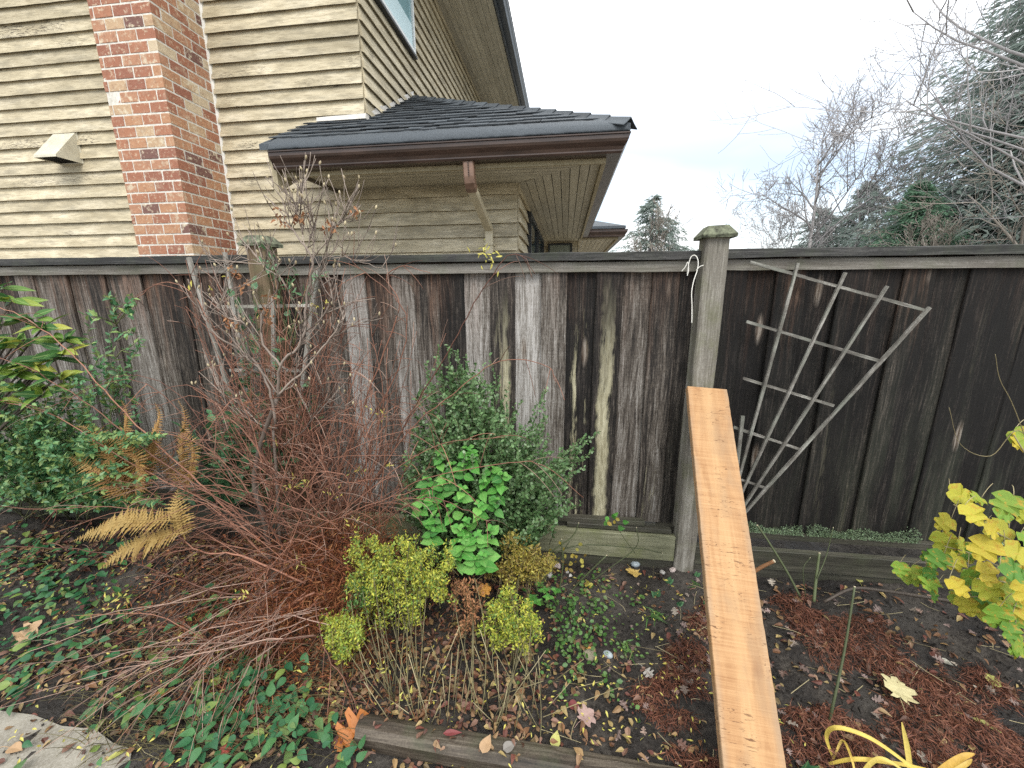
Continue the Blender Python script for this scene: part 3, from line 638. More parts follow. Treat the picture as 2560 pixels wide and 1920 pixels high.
el_pts = [(-.845, 1.665, 2.69), (-.842, 1.662, 2.60), (-.838, 1.662, 2.52), (-.836, 1.670, 2.478), (-.835, 1.69, 2.452), (-.834, 1.72, 2.436)]
ds = rect_tube('downspout', [(-.834, 1.70, 2.445), (-.80, 2.30, 2.195), (-.80, 2.318, 2.18), (-.80, 2.325, 2.14), (-.80, 2.325, .05)], .082, .062, M['pipe'], house)
rect_tube('elbow', el_pts, .092, .074, M['elbow'], ds)
rib = Geo()
for k in range(12): z_ = 2.665-k*.013; rib.box(-.848+.0006*k, -.838+.0006*k, 1.618, 1.627, z_-.003, z_+.003)
rib.build('crimp', M['gutter'], ds)
Geo().box(-.848, -.752, 2.285, 2.375, 2.03, 2.055).build('strap', M['pipe'], ds)
# --- wall vent hood
tl, tr = onY(325/2.44, 808/2.44, YW-.02), onY(470/2.44, 808/2.44, YW-.02); bl_, br_ = onY(370/2.44, 1005/2.44, YW-.02), onY(505/2.44, 1000/2.44, YW-.02)
fl_, fr_ = onY(278/2.44, 942/2.44, YW-.27), onY(420/2.44, 941/2.44, YW-.27)
zt, zb_, zl = (tl[2]+tr[2])/2, (bl_[2]+br_[2])/2, (fl_[2]+fr_[2])/2; x0, x1 = tl[0]+.01, tr[0]-.01; x0f, x1f = x0, x1
vh = Geo(); e = .006
def plate(a, b, c, d_, n_): a, b, c, d_, n_ = [np.array(k, float) for k in (a, b, c, d_, n_)]; vh.hexa([a, b, c, d_, a+n_, b+n_, c+n_, d_+n_])
plate((x0, YW-.018, zt), (x1, YW-.018, zt), (x1, YW-.27, zl), (x0, YW-.27, zl), (0, 0, e))
plate((x1, YW-.018, zt), (x1, YW-.27, zl), (x1, YW-.265, zl-.02), (x1, YW-.018, zb_), (-e, 0, 0))
plate((x0, YW-.018, zt), (x0, YW-.27, zl), (x0, YW-.265, zl-.02), (x0, YW-.018, zb_), (e, 0, 0))
plate((x0, YW-.27, zl-.018), (x1, YW-.27, zl-.018), (x1, YW-.27, zl), (x0, YW-.27, zl), (0, e, 0))
vh.box(x0-.012, x1+.012, YW-.026, YW-.019, zb_, zt+.012)
vent = vh.build('vent_hood', M['vent'], house)
Geo().hexa([(x0+.007, YW-.262, zl-.010), (x1-.007, YW-.262, zl-.010), (x1-.007, YW-.028, zb_+.012), (x0+.007, YW-.028, zb_+.012), (x0+.007, YW-.262, zl-.007), (x1-.007, YW-.262, zl-.007), (x1-.007, YW-.028, zb_+.016), (x0+.007, YW-.028, zb_+.016)]).build('vent_shade_plate', M['dark'], vent)  # near-black plate paints the shade inside the open hood
# --- windows
def window(name, org, ax, up, wd, ht, nrm, fr, pane, fw=.05, extra=None):
    o_, ax, up, nrm = [np.array(k, float) for k in (org, ax, up, nrm)]; g = Geo()
    B = lambda a0, a1, b0, b1, n0, n1, G: G.hexa([o_+ax*a+up*b+nrm*n_ for n_ in (n0, n1) for a, b in ((a0, b0), (a1, b0), (a1, b1), (a0, b1))])
    for a0, a1, b0, b1 in ((0, wd, 0, fw), (0, wd, ht-fw, ht), (0, fw, fw, ht-fw), (wd-fw, wd, fw, ht-fw)): B(a0, a1, b0, b1, 0, .066, g)
    wdw = g.build(name, fr, house)
    G2 = Geo(); B(fw, wd-fw, fw, ht-fw, .038, .042, G2); G2.build('pane', pane, wdw)
    return wdw, B
wi, B = window('window', (XU, 2.70, 4.575), (0, 1, 0), (0, 0, 1), 1.16, 1.15, (1, 0, 0), M['winwhite'], M['glassblue'], .045)
bg_ = Geo(); B(.05, .62, .05, 1.1, .0435, .048, bg_); B(.622, 1.1, .05, .32, .0435, .047, bg_); bg_.build('blind', M['blind'], wi)
sg = Geo(); B(-.03, 1.19, -.03, -.001, 0, .075, sg); sg.build('sill', M['winframe'], wi)
window('window', (XL, 3.30, 1.2), (0, 1, 0), (0, 0, 1), 1.25, 1.33, (1, 0, 0), M['winframe'], M['glassdark'], .06)
window('window', (XL, 4.75, 1.2), (0, 1, 0), (0, 0, 1), 1.6, 1.33, (1, 0, 0), M['winframe'], M['glassdark'], .06)
window('window', (-.40, 7.28, 1.2), (1, 0, 0), (0, 0, 1), .52, 1.38, (0, -1, 0), M['winframe'], M['blindgreen'], .035)
# --- upper eave and roof
ZU = 5.92
us = Geo().add([(XU, 1.2, ZU+.03), (-1.2, 1.2, ZU+.03), (-1.2, 14, ZU+.03), (XU, 14, ZU+.03)], [(0, 1, 2, 3)]).build('upper_soffit', M['dark'], house)
for k in range(9):
    a = XU+.005+(.86)*k/9; b = a+.86/9-.005
    Geo().box(a, b, 1.2, 13.9, ZU+random.uniform(-.002, .002), ZU+.02).build('soffit_plank', M['soffity'], us, origin=(a, 5, ZU))
sweep('upper_fascia', [(-1.2, 1.2), (-1.2, 14)], [(0, ZU-.03), (.03, ZU-.03), (.03, ZU+.19), (0, ZU+.19)], M['gutterdark'], house)
sweep('upper_gutter', [(-1.168, 1.2), (-1.168, 14)], [(u*.95, z_-2.635+ZU+.03) for u, z_ in KP], M['gutterdark'], house)
ur = Geo(); a0, a1 = (-1.03, ZU+.20), (-6, ZU+.20+.5*4.97)
ur.hexa([(a0[0], 1.2, a0[1]-.03), (a0[0], 14, a0[1]-.03), (a1[0], 14, a1[1]-.03), (a1[0], 1.2, a1[1]-.03), (a0[0], 1.2, a0[1]), (a0[0], 14, a0[1]), (a1[0], 14, a1[1]), (a1[0], 1.2, a1[1])])
ur.box(-12, -6, 1.2, 14, ZU+.02, ZU+2.6)
ur.build('upper_roof', M['shingle'], house)

# ==================================================================== FENCE
YB = .085          # front face of the boards
fence = thing('wooden_fence', (0, .09, 0), 'weathered dark board fence with cap rail and square posts in front of the house', 'fence')
def board_mesh(wd, h, seed):
    r = np.random.default_rng(seed); g = Geo(); n = 9; zs = np.linspace(0, h, n); V = []
    bow = r.normal()*.004; e1 = r.normal(size=n)*.0011; e2 = r.normal(size=n)*.0011; cup = r.normal()*.002
    for i in range(n):
        y = bow*math.sin(math.pi*zs[i]/h)
        V += [(-wd/2+e1[i], y+.003, zs[i]), (-wd/2+e1[i]+.004, y-.001, zs[i]), (0, y+cup, zs[i]), (wd/2+e2[i]-.004, y-.001, zs[i]), (wd/2+e2[i], y+.003, zs[i]), (wd/2+e2[i], y+.013, zs[i]), (-wd/2+e1[i], y+.013, zs[i])]
    q = [(i*7+j, i*7+(j+1) % 7, i*7+7+(j+1) % 7, i*7+7+j) for i in range(n-1) for j in range(7)]
    t = [(0, j+1, j) for j in range(1, 6)]+[((n-1)*7, (n-1)*7+j, (n-1)*7+j+1) for j in range(1, 6)]
    g.add(V, q, t); return g.mesh('board', M['board'], smooth=False)
_bd = {}
_alt = [0]
def board(x0, x1, tone, warm=.3, lich=0.0, alg=.3, z0=.30, zt=1.70, dy=None):
    _alt[0] ^= 1; dy = .016*_alt[0]; wd = round(x1-x0-.003+.034*_alt[0], 3); key = (wd, random.randrange(3))
    if key not in _bd: _bd[key] = board_mesh(wd, zt-.28, 50+len(_bd))
    place('board', _bd[key], fence, ((x0+x1)/2, YB+(random.choice((0, .004, .009)) if dy is None else dy), z0+random.uniform(-.012, .012)), (random.gauss(0, .002), random.gauss(0, .0025), 0), color=(tone, warm, lich, alg))
P1a, P1b = .623, .726        # posts
P2a, P2b = -1.668, -1.562
bx = [onY(800+x/2.074, 715, YB)[0] for x in (-105, 0, 110, 232, 372, 487, 612, 745, 880, 1015, 1147, 1285, 1430, 1575, 1720, 1870)]
pre = [P2b-.01]
while pre[-1]+.15 < bx[0]: pre.append(pre[-1]+.128)
xs = pre+bx[1 if bx[0]-pre[-1] < .05 else 0:]+[P1a+.02]
TN = {1: (.40, .8, 0, .03), 2: (.78, .35, 0, .0), 3: (.40, .7, 0, .0), 4: (.60, .3, 0, .0), 5: (.46, .9, 0, .0), 6: (.20, .3, 0, .03), 7: (.70, .35, 0, .0), 8: (.30, .1, .62, .05), 9: (.84, .15, 0, .0), 10: (.56, .4, 0, .0), 11: (.10, .25, .45, .03), 12: (.12, .1, .95, .03), 13: (.44, .3, 0, .03), 14: (.24, .5, .1, .05), 15: (.22, .1, 0, .2)}
off = len(xs)-1-15
for i in range(len(xs)-1):
    k = i-off+1
    a = TN.get(k, (random.uniform(.3, .5), random.uniform(.4, .7), 0, .05)); board(xs[i], xs[i+1], *a)
x = P2a+.01; 
while x > -5.4:
    x0 = x-random.uniform(.118, .134); board(x0, x, random.choice((.22, .34, .46, .60)), random.uniform(.5, .95), 0, .04); x = x0
x = P1b-.01; k = 0
while x < 3.9:
    x1 = x+random.uniform(.125, .14); far = min(max((x-1.3)/.7, 0), 1)
    board(x, x1, random.choice((-.14, -.20, -.08, -.04))+.24*far*random.random(), random.choice((.05, .12, .3)), .07 if random.random() < .3 else 0, .15+.45*far, z0=.285); x = x1; k += 1
def rail(name, x0, x1, y0, y1, z0, z1, mat, tilt=0.0):
    n = max(3, int((x1-x0)/.12)); g = Geo(); xs_ = np.linspace(x0, x1, n); V = []
    for i, xx in enumerate(xs_):
        e = rng.normal(size=4)*.0012; t = tilt*(i/(n-1)-.5)
        V += [(xx, y0+e[0], z0+e[1]+t), (xx, y1, z0+t), (xx, y1, z1+t), (xx, y0+e[2]+.002, z1+e[3]+t), (xx, y0+e[0], z1-.003+e[3]+t)]
    q = [(i*5+j, i*5+5+j, i*5+5+(j+1) % 5, i*5+(j+1) % 5) for i in range(n-1) for j in range(5)]
    g.add(V, q, [(0, j, j+1) for j in range(1, 4)]+[((n-1)*5, (n-1)*5+j+1, (n-1)*5+j) for j in range(1, 4)])
    return g.build(name, mat, fence, origin=((x0+x1)/2, y0, z0))
for a, b, zo in ((-5.6, P2a-.004, .022), (P2b+.004, P1a-.004, 0.004), (P1b+.004, 4.2, .002)):
    rail('cap_rail', a, b, .045, .165, 1.703+zo, 1.741+zo, M['cap'], -.006)
    rail('trim_board', a, b, .066, .084, 1.648+zo, 1.697+zo, M['trim'], -.004)
    rail('back_rail', a, b, .118, .156, 1.60+zo, 1.69+zo, M['trim'])
    rail('bottom_rail', a, b, .060, .150, .262+zo*.3, .296+zo*.3, M['kickdark'])
# kick boards, loose slats on the bottom rail
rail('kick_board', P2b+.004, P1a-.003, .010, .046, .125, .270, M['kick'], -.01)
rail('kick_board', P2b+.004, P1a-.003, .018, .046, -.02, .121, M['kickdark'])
rail('kick_board', -5.6, P2a-.004, .012, .046, .10, .262, M['kickdark'])
rail('kick_board', P1b+.004, 4.2, .012, .046, .115, .222, M['kickdark'], .0)
rail('kick_board', P1b+.004, 4.2, .020, .046, .0, .110, M['kickdark'])
rail('bottom_slat', -.02, .46, .040, .082, .300, .325, M['kickdark'], .004)
rail('bottom_slat', .04, .60, .030, .064, .275, .298, M['kickdark'], -.004)
def post(x0, x1, zt, mat, cm, lean=0.0):
    n = 26; g = Geo(); zs = np.linspace(-.3, zt, n); V = []; c = .006
    for i in range(n):
        e = rng.normal(size=8)*.0010; s_ = lean*zs[i]; y0, y1 = 0.0, x1-x0; x0_, x1_ = x0+s_, x1+s_
        V += [(x0_+c, y0+e[0], zs[i]), (x1_-c, y0+e[1], zs[i]), (x1_+e[2], y0+c, zs[i]), (x1_, y1-c, zs[i]), (x1_-c, y1, zs[i]), (x0_+c, y1, zs[i]), (x0_, y1-c, zs[i]), (x0_+e[3], y0+c, zs[i])]
    q = [(i*8+j, i*8+(j+1) % 8, i*8+8+(j+1) % 8, i*8+8+j) for i in range(n-1) for j in range(8)]
    g.add(V, q, [((n-1)*8, (n-1)*8+j, (n-1)*8+j+1) for j in range(1, 7)])
    p = g.build('post', mat, fence, origin=((x0+x1)/2, .05, 0))
    xm = (x0+x1)/2+lean*zt; ym = (x1-x0)/2; h = (x1-x0)/2+.022; cg = Geo(); V = []
    for k, zz_ in ((h*.98, 0), (h, .006), (h, .014), (h*.62, .050), (h*.58, .054)):
        for sx_, sy_ in ((-1, -1), (1, -1), (1, 1), (-1, 1)): V.append((xm+sx_*k+random.gauss(0, .0012), ym+sy_*k+random.gauss(0, .0012), zt+zz_+random.gauss(0, .001)))
    q = [(3, 2, 1, 0), (16, 17, 18, 19)]+[(l*4+i, l*4+(i+1) % 4, l*4+4+(i+1) % 4, l*4+4+i) for l in range(4) for i in range(4)]
    cg.add(V, q).build('post_cap', cm, p)
    return p
post(P1a, P1b, 1.792, M['post'], M['postcap'])
post(P2a, P2b, 1.80, M['postwarm'], M['postcap'])
# moss along the right bottom rail
N = 12000; mxx = rng.uniform(P1b+.02, 2.6, N); keep = vnoise(mxx*7, mxx*0+3) > .22; mxx = mxx[keep]; N = len(mxx)
mT = np.stack([mxx, YB-.004-rng.random(N)*.028,   .296+rng.random(N)**2*.085*vnoise(mxx*9, mxx*0)], 1)
mD = np.stack([rng.normal(size=N)*.6, -rng.random(N), rng.random(N)+.3], 1)
mo = Geo().inst(*SMALL, basis(mD, runit(N), rng.uniform(.004, .010, N)), mT, rng.random(N)).build('moss', M['moss'], fence); mo['kind'] = 'stuff'

# ==================================================================== TRELLISES, PLANK, TIMBER, STRING
def T_(x, y, Y): return onY(1660+x/2.304, 560+y/2.304, Y)
tre = thing('fan_trellis', (.95, .03, .08), 'grey wooden fan trellis leaning on the dark fence right of the plank', 'trellis')
hub = np.array([.925, .012, .30])
def slat(a, b, wd, th, parent, mat=M['trellis'], name='rib'):
    a, b = np.array(a, float), np.array(b, float); d_ = b-a; L = np.linalg.norm(d_); g = Geo(); n = max(4, int(L/.08)); V = []
    for i in range(n):
        z_ = L*i/(n-1); e = rng.normal(size=4)*.0008
        V += [(-wd/2+e[0], -th/2, z_), (wd/2+e[1], -th/2, z_), (wd/2+e[1], th/2, z_), (-wd/2+e[0], th/2, z_)]
    q = [(i*4+j, i*4+(j+1) % 4, i*4+4+(j+1) % 4, i*4+4+j) for i in range(n-1) for j in range(4)]+[(3, 2, 1, 0), ((n-1)*4, (n-1)*4+1, (n-1)*4+2, (n-1)*4+3)]
    o = bpy.data.objects.new(name, g.add(V, q).mesh(name, mat)); COL.objects.link(o); o.parent = parent
    zax = d_/L; y_ = np.array([0, 1., 0]); y_ = y_-zax*(y_@zax); y_ /= np.linalg.norm(y_); x_ = np.cross(y_, zax)
    o.matrix_basis = Matrix.Translation(Vector(a-wloc(parent))) @ Matrix([[x_[i], y_[i], zax[i], 0] for i in range(3)]+[[0, 0, 0, 1]])
    return o
for (p, q_) in (((772, 225), (440, 1430)), ((1045, 280), (450, 1540)), ((1285, 358), (470, 1610)), ((1530, 480), (475, 1650))):
    a, b = T_(*p, .028), T_(*q_, .020); b2 = b+(b-a)*.13; slat(b2, a, .0125, .011, tre)
slat((.888, .02, .60), (.8825, .024, .955), .017, .012, tre)
for (p, q_) in (((495, 220), (1512, 500)), ((475, 562), (1235, 787)), ((455, 888), (977, 1047)), ((400, 1170), (790, 1300)), ((440, 1473), (590, 1522))):
    slat(T_(*p, .037), T_(*q_, .037), .013, .008, tre, name='cross_slat')
M['trellispale'] = m_wood('pale_trellis_slat', (.10, .09, .078), (.27, .25, .22), (.50, .48, .44), 2, .25, .8, .25, (.20, .22, .16), 8.0)
tre2 = thing('fan_trellis', at(560, 1000, 0.0), 'pale wooden fan trellis standing behind the bare shrub by the tan post', 'trellis')
for (p, q_) in (((408, 556), (520, 930)), ((485, 545), (548, 900)), ((684, 585), (640, 940)), ((590, 640), (594, 930))):
    a, b = at(*p, -.02), at(*q_, -.02); slat(b, a, .019, .014, tre2, M['trellispale'])
for p, q_ in (((470, 663), (672, 660)), ((497, 800), (650, 800))): slat(at(*p, -.004), at(*q_, -.004), .017, .010, tre2, M['trellispale'], name='cross_slat')
# leaning plank
ptl, ptr = onY(1718, 968, -.016), onY(1818, 972, -.016)
zc = (ptl-CAM)@FF; pbl, pbr = CAM+_ray(1808, 1920)*zc*.618, CAM+_ray(1965, 1920)*zc*.618
ca, cb = (ptl+ptr)/2, (pbl+pbr)/2; dirp = (cb-ca)/np.linalg.norm(cb-ca); tL = (ca[2]-.0)/-dirp[2]; base = ca+dirp*tL
xp = (ptr-ptl); xp = xp-dirp*(xp@dirp); xp /= np.linalg.norm(xp); np_ = np.cross(xp, dirp); np_ = np_ if np_[1] < 0 else -np_
PW = .182; g = Geo(); n = 70; V = []; zax = -dirp
for i in range(n):
    u = tL*i/(n-1); e = rng.normal(size=2)*.0005
    for a, b in ((-PW/2+.002+e[0], -.002), (PW/2-.002+e[1], -.002), (PW/2+e[1], .002), (PW/2+e[1], .030), (-PW/2+e[0], .030), (-PW/2+e[0], .002)): V.append((a, b, u))
q = [(i*6+j, i*6+(j+1) % 6, i*6+6+(j+1) % 6, i*6+6+j) for i in range(n-1) for j in range(6)]
g.add(V, q, [(0, j+1, j) for j in range(1, 5)]+[((n-1)*6, (n-1)*6+j, (n-1)*6+j+1) for j in range(1, 5)])
pk = bpy.data.objects.new('wooden_plank', g.mesh('wooden_plank', M['plank'])); COL.objects.link(pk)
yv = np.cross(zax, xp)
pk.matrix_basis = Matrix.Translation(Vector(base)) @ Matrix([[xp[i], yv[i], zax[i], 0] for i in range(3)]+[[0, 0, 0, 1]])
tag(pk, 'fresh orange sawn cedar plank leaning against the grey fence post', 'plank')
# landscape timber
ta, tb = np.array([-.70, -.955, .018]), np.array([.55, -.99, .012]); g = Geo(); n = 30; V = []; k = 10
for i in range(n):
    c_ = ta+(tb-ta)*i/(n-1)
    for j in range(k):
        a_ = 2*math.pi*j/k; rx = .052*(1+.04*math.sin(3*a_+1)); e = random.gauss(0, .0012)
        V.append(c_+np.array([.006*math.sin(j*2.) if i in (0, n-1) else 0, max(-.043, min(.043, (rx+e)*math.cos(a_)*1.15)), (rx+e)*math.sin(a_)*.80]))
q = [(i*k+j, i*k+k+j, i*k+k+(j+1) % k, i*k+(j+1) % k) for i in range(n-1) for j in range(k)]
g.add(V, q, [(0, j, j+1) for j in range(1, k-1)]+[((n-1)*k, (n-1)*k+j+1, (n-1)*k+j) for j in range(1, k-1)])
tag(g.build('landscape_timber', M['timber'], origin=ta, smooth=False), 'dark wet landscape timber lying along the near edge of the bed', 'timber')
# string tied at the post
st = thing('string', (.61, .02, 1.55), 'white string looped over the cap rail end beside the grey post', 'string')
M['string'] = m_plain('white_string', (.72, .70, .64), .8)
z6 = lambda x, y, Y: onY(1560+x/4.424, 540+y/4.424, Y)
Geo().tube(poly([z6(700, 640, .03), z6(715, 530, .025), z6(745, 450, .02), z6(790, 437, .015), z6(820, 500, .01), z6(810, 600, .005), z6(770, 720, .0), z6(748, 850, .0), z6(752, 1000, .0), z6(750, 1180, .0)], 6), .0022, 5).tube(poly([z6(640, 610, .03), z6(680, 560, .025), z6(705, 510, .02), z6(715, 590, .02), z6(700, 660, .02)], 5), .002, 5).tube(poly([z6(800, 600, .005), z6(840, 560, .0), z6(880, 545, -.005)], 5), .002, 5).build('cord', M['string'], st)

# ==================================================================== PLANTS
def add_leaves(root, tpl, Mx, T, mat, name='leaf', limit=300, var=None, stuffname='foliage', smooth=True):
    """the leaves nearest the camera are parts of their own, sharing one mesh; the rest are one piece of stuff"""
    Mx = np.asarray(Mx); T = np.asarray(T); N = len(T); var = rng.random(N) if var is None else var
    o = np.argsort(np.linalg.norm(T-CAM, axis=1)); near, far = o[:limit], o[limit:]
    if limit:
        me = Geo().add(tpl[0], None, tpl[1]).mesh(name, mat, smooth=smooth); rl = wloc(root)
        for i in near:
            ob = bpy.data.objects.new(name, me); COL.objects.link(ob); ob.parent = root; p = T[i]-rl; m = Mx[i]
            ob.matrix_basis = Matrix(((m[0, 0], m[0, 1], m[0, 2], p[0]), (m[1, 0], m[1, 1], m[1, 2], p[1]), (m[2, 0], m[2, 1], m[2, 2], p[2]), (0, 0, 0, 1)))
    if len(far):
        f = Geo().inst(tpl[0], tpl[1], Mx[far], T[far], var[far]).build(stuffname, mat, root, smooth=smooth); f['kind'] = 'stuff'
def stemmesh(root, g, mat, name='stem', stuff=False):
    o = g.build(name, mat, root, smooth=True)
    if stuff: o['kind'] = 'stuff'
    return o
UP = np.array([0, 0, 1.0])
ST = dict(red=m_stem('red_brown_twig', (.060, .024, .016), (.33, .155, .10)), grey=m_stem('grey_bark', (.075, .062, .05), (.34, .30, .255)), greyd=m_stem('dull_brown_bark', (.05, .038, .03), (.16, .13, .105)),
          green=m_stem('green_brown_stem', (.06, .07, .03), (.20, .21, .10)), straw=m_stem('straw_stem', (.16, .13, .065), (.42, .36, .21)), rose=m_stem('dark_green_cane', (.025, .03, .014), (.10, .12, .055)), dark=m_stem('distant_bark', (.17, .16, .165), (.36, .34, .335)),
          pale=m_stem('silvery_twig', (.06, .043, .034), (.36, .29, .24)), pink=m_stem('pinkish_grey_twig', (.12, .070, .050), (.40, .27, .21)), stalk=m_stem('dull_green_stalk', (.05, .042, .022), (.20, .175, .085)))
LF = dict(
    rhodo=m_leaf('rhododendron_leaf', [(.03, .10, .025), (.055, .15, .03), (.16, .26, .035), (.36, .36, .05), (.045, .13, .035), (.03, .09, .025)], .5, .2, .3, None, True),
    privet=m_leaf('privet_leaf', [(.045, .14, .06), (.08, .21, .085), (.14, .30, .12), (.28, .36, .10), (.06, .17, .075)], .4, .25),
    salal=m_leaf('leathery_green_leaf', [(.035, .11, .05), (.065, .17, .075), (.10, .23, .105), (.05, .14, .07)], .32, .15, .5, None, True),
    coto=m_leaf('grey_green_small_leaf', [(.06, .14, .045), (.11, .20, .07), (.17, .28, .12), (.075, .165, .05), (.24, .33, .19)], .55, .2),
    balm=m_leaf('bright_green_leaf', [(.06, .22, .04), (.12, .37, .065), (.085, .29, .05), (.20, .45, .10), (.05, .19, .045)], .5, .3, .25, None, True),
    hebe=m_leaf('yellow_green_tiny_leaf', [(.14, .26, .04), (.38, .44, .05), (.60, .56, .08), (.10, .23, .05), (.54, .50, .06), (.26, .38, .08)], .55, .3),
    gold=m_leaf('golden_tiny_leaf', [(.26, .19, .03), (.42, .33, .05), (.30, .28, .06), (.20, .12, .03), (.47, .42, .08)], .55, .3),
    fern=m_leaf('brown_fern', [(.32, .17, .06), (.46, .28, .10), (.38, .21, .08), (.50, .34, .14)], .65, .3, .2),
    fernyel=m_leaf('yellow_fern', [(.32, .205, .065), (.43, .30, .11), (.36, .24, .08)], .6, .35, .2),
    vibur=m_leaf('yellowing_lobed_leaf', [(.09, .21, .03), (.18, .31, .04), (.42, .40, .04), (.50, .40, .045), (.28, .35, .045), (.12, .25, .035), (.07, .18, .03)], .5, .25, .25, (.42, .25, .03)),
    ground=m_leaf('dark_ground_leaf', [(.018, .085, .035), (.035, .13, .05), (.075, .19, .065), (.025, .10, .045), (.20, .27, .06)], .42, .2, .3),
    weed=m_leaf('weed_leaf', [(.045, .115, .028), (.075, .18, .04), (.12, .22, .055), (.10, .14, .055)], .45, .25),
    daylily=m_leaf('yellow_strap_leaf', [(.62, .45, .07), (.66, .52, .13), (.55, .30, .04)], .5, .3),
    litter=m_leaf('fallen_leaf_mix', [(.13, .060, .030), (.20, .10, .045), (.07, .036, .024), (.30, .19, .085), (.15, .08, .055), (.24, .14, .10), (.36, .27, .11), (.05, .03, .022), (.15, .05, .035), (.09, .048, .034)], .6, .1, .35),
    greyleaf=m_leaf('pink_grey_curled_leaf', [(.20, .15, .13), (.30, .22, .20), (.13, .09, .075), (.38, .33, .27), (.24, .13, .10), (.10, .07, .055)], .6, .1, .3),
    needle=m_leaf('rusty_needle_mulch', [(.115, .038, .022), (.19, .072, .040), (.075, .026, .017), (.27, .12, .068)], .6, .1, .3),
    rust=m_leaf('rusty_dry_foliage', [(.17, .050, .024), (.26, .092, .038), (.10, .032, .018), (.33, .15, .06)], .65, .15, .2),
    yellow=m_leaf('yellow_spent_leaf', [(.62, .55, .10), (.70, .62, .16), (.50, .50, .12)], .55, .35),
    dried=m_leaf('dried_flower_bract', [(.30, .13, .06), (.42, .22, .11), (.22, .09, .05)], .7, .2, .2),
    conif=m_leaf('hazed_conifer_needles', [(.19, .245, .215), (.25, .305, .27), (.31, .36, .325), (.21, .26, .24)], .8, .4, .1),  # haze is put into the colour: needle greens paled and greyed
    conifg=m_leaf('green_cedar_sprays', [(.11, .20, .135), (.15, .26, .17), (.20, .31, .21)], .8, .4, .1),
)
# ---- rhododendron at the left edge
rh = thing('rhododendron', gat(-150, 1180), 'rhododendron with whorls of yellow-green leaves at the left end of the fence', 'shrub')
ros = [(25, 650, -.30), (5, 700, -.38), (95, 705, -.34), (50, 735, -.42), (112, 775, -.40), (20, 790, -.46), (125, 815, -.44), (70, 690, -.3), (60, 840, -.45), (-40, 740, -.42), (-60, 660, -.35), (-50, 820, -.45), (0, 620, -.28), (75, 790, -.44), (15, 745, -.42), (135, 760, -.4), (95, 850, -.46), (40, 810, -.46), (140, 735, -.36), (0, 860, -.5)]
g = Geo(); b0 = wloc(rh); Ms = []; Ts = []
for (x, y, Y) in ros:
    p = at(x, y, Y); g.tube(bez(b0, (b0+p)/2+np.array([-.1, 0, .15]), p, 10), (.012, .004), 5, random.random())
    n = random.randint(8, 11); an = np.arange(n)*2.4+random.random()*6; ax_ = np.array([random.gauss(0, .25), -.35, 1.0])
    D = np.stack([np.cos(an), np.sin(an)*.8-.25, rng.uniform(-.25, .45, n)], 1)
    Ms.append(basis(D, np.tile([0, -.9, .75], (n, 1))+rng.normal(size=(n, 3))*.3, rng.uniform(.085, .125, n))); Ts.append(np.tile(p, (n, 1))+rng.normal(size=(n, 3))*.006)
stemmesh(rh, g, ST['greyd'], 'branch'); add_leaves(rh, leaf_tpl(.36, 6, .12, .14, .85), np.vstack(Ms), np.vstack(Ts), LF['rhodo'])

def leafy_shrub(root, twigs, spacing, size, tpl, mat, stem_mat, r0=.004, limit=0, out=.9, spread=.5, stemk=4):
    """twigs: list of polylines; leaves stand alternately along the outer part of each"""
    g = Geo(); Ms = []; Ts = []
    for P in twigs:
        P = np.asarray(P); g.tube(P, (r0*random.uniform(.7, 1.1), r0*.25), stemk, random.random())
        seg = np.linalg.norm(np.diff(P, axis=0), axis=1); cum = np.r_[0, np.cumsum(seg)]; L = cum[-1]
        s = np.arange(L*(1-out), L, spacing); s = s+rng.uniform(-.3, .3, len(s))*spacing; s = np.clip(s, 0, L)
        if not len(s): continue
        p = np.stack([np.interp(s, cum, P[:, i]) for i in range(3)], 1); t = np.stack([np.interp(np.clip(s+.01, 0, L), cum, P[:, i]) for i in range(3)], 1)-np.stack([np.interp(np.clip(s-.01, 0, L), cum, P[:, i]) for i in range(3)], 1)
        t /= np.maximum(np.linalg.norm(t, axis=1, keepdims=True), 1e-9); n = len(s)
        D = t*.55+runit(n)*spread*1.4+np.array([0, -.12, .12]); Nn = np.tile([0, -.35, 1.0], (n, 1))+rng.normal(size=(n, 3))*.45
        Ms.append(basis(D, Nn, rng.uniform(size[0], size[1], n)*np.linspace(1.05, .7, n))); Ts.append(p)
    stemmesh(root, g, stem_mat, 'stem', len(twigs) > 40)
    add_leaves(root, tpl, np.vstack(Ms), np.vstack(Ts), mat, limit=limit)
def twig(p0, p2, lift=.15, n=9, wob=.012):
    p0, p2 = np.asarray(p0, float), np.asarray(p2, float); P = bez(p0, (p0+p2)/2+np.array([random.gauss(0, .05), random.gauss(0, .05), lift]), p2, n)
    P[1:-1] += rng.normal(size=(n-2, 3))*wob; return P
# ---- privet-like shrub
pv = thing('privet_shrub', gat(140, 1130), 'loose green privet shrub with one tall leafy sprig in front of the left fence', 'shrub')
b0 = wloc(pv); tw = []
for (x, y, Y, k) in ((250, 640, -.34, 1), (300, 735, -.32, 1), (200, 690, -.36, 1), (195, 790, -.42, 1), (310, 740, -.3, 1)): tw.append(twig(at(235, 990, -.36), at(x, y, Y), .06, 12))
for _ in range(26):   # side sprays of the sprig
    y = random.uniform(655, 930); tw.append(twig(at(252-.08*(y-640)*.3, y+25, -.35), at(252+random.uniform(-75, 60), y+random.uniform(-30, 20), -.35+random.uniform(-.1, .1)), .02, 6))
for _ in range(240):
    x = random.uniform(-120, 350); y = random.uniform(800, 1110)
    if x > 200: y = max(y, 940)
    q_ = at(x, y, random.uniform(-.65, -.2)); tw.append(twig(b0+np.array([random.uniform(-.35, .35), random.uniform(-.1, .15), random.uniform(.0, .3)]), q_, .12, 8))
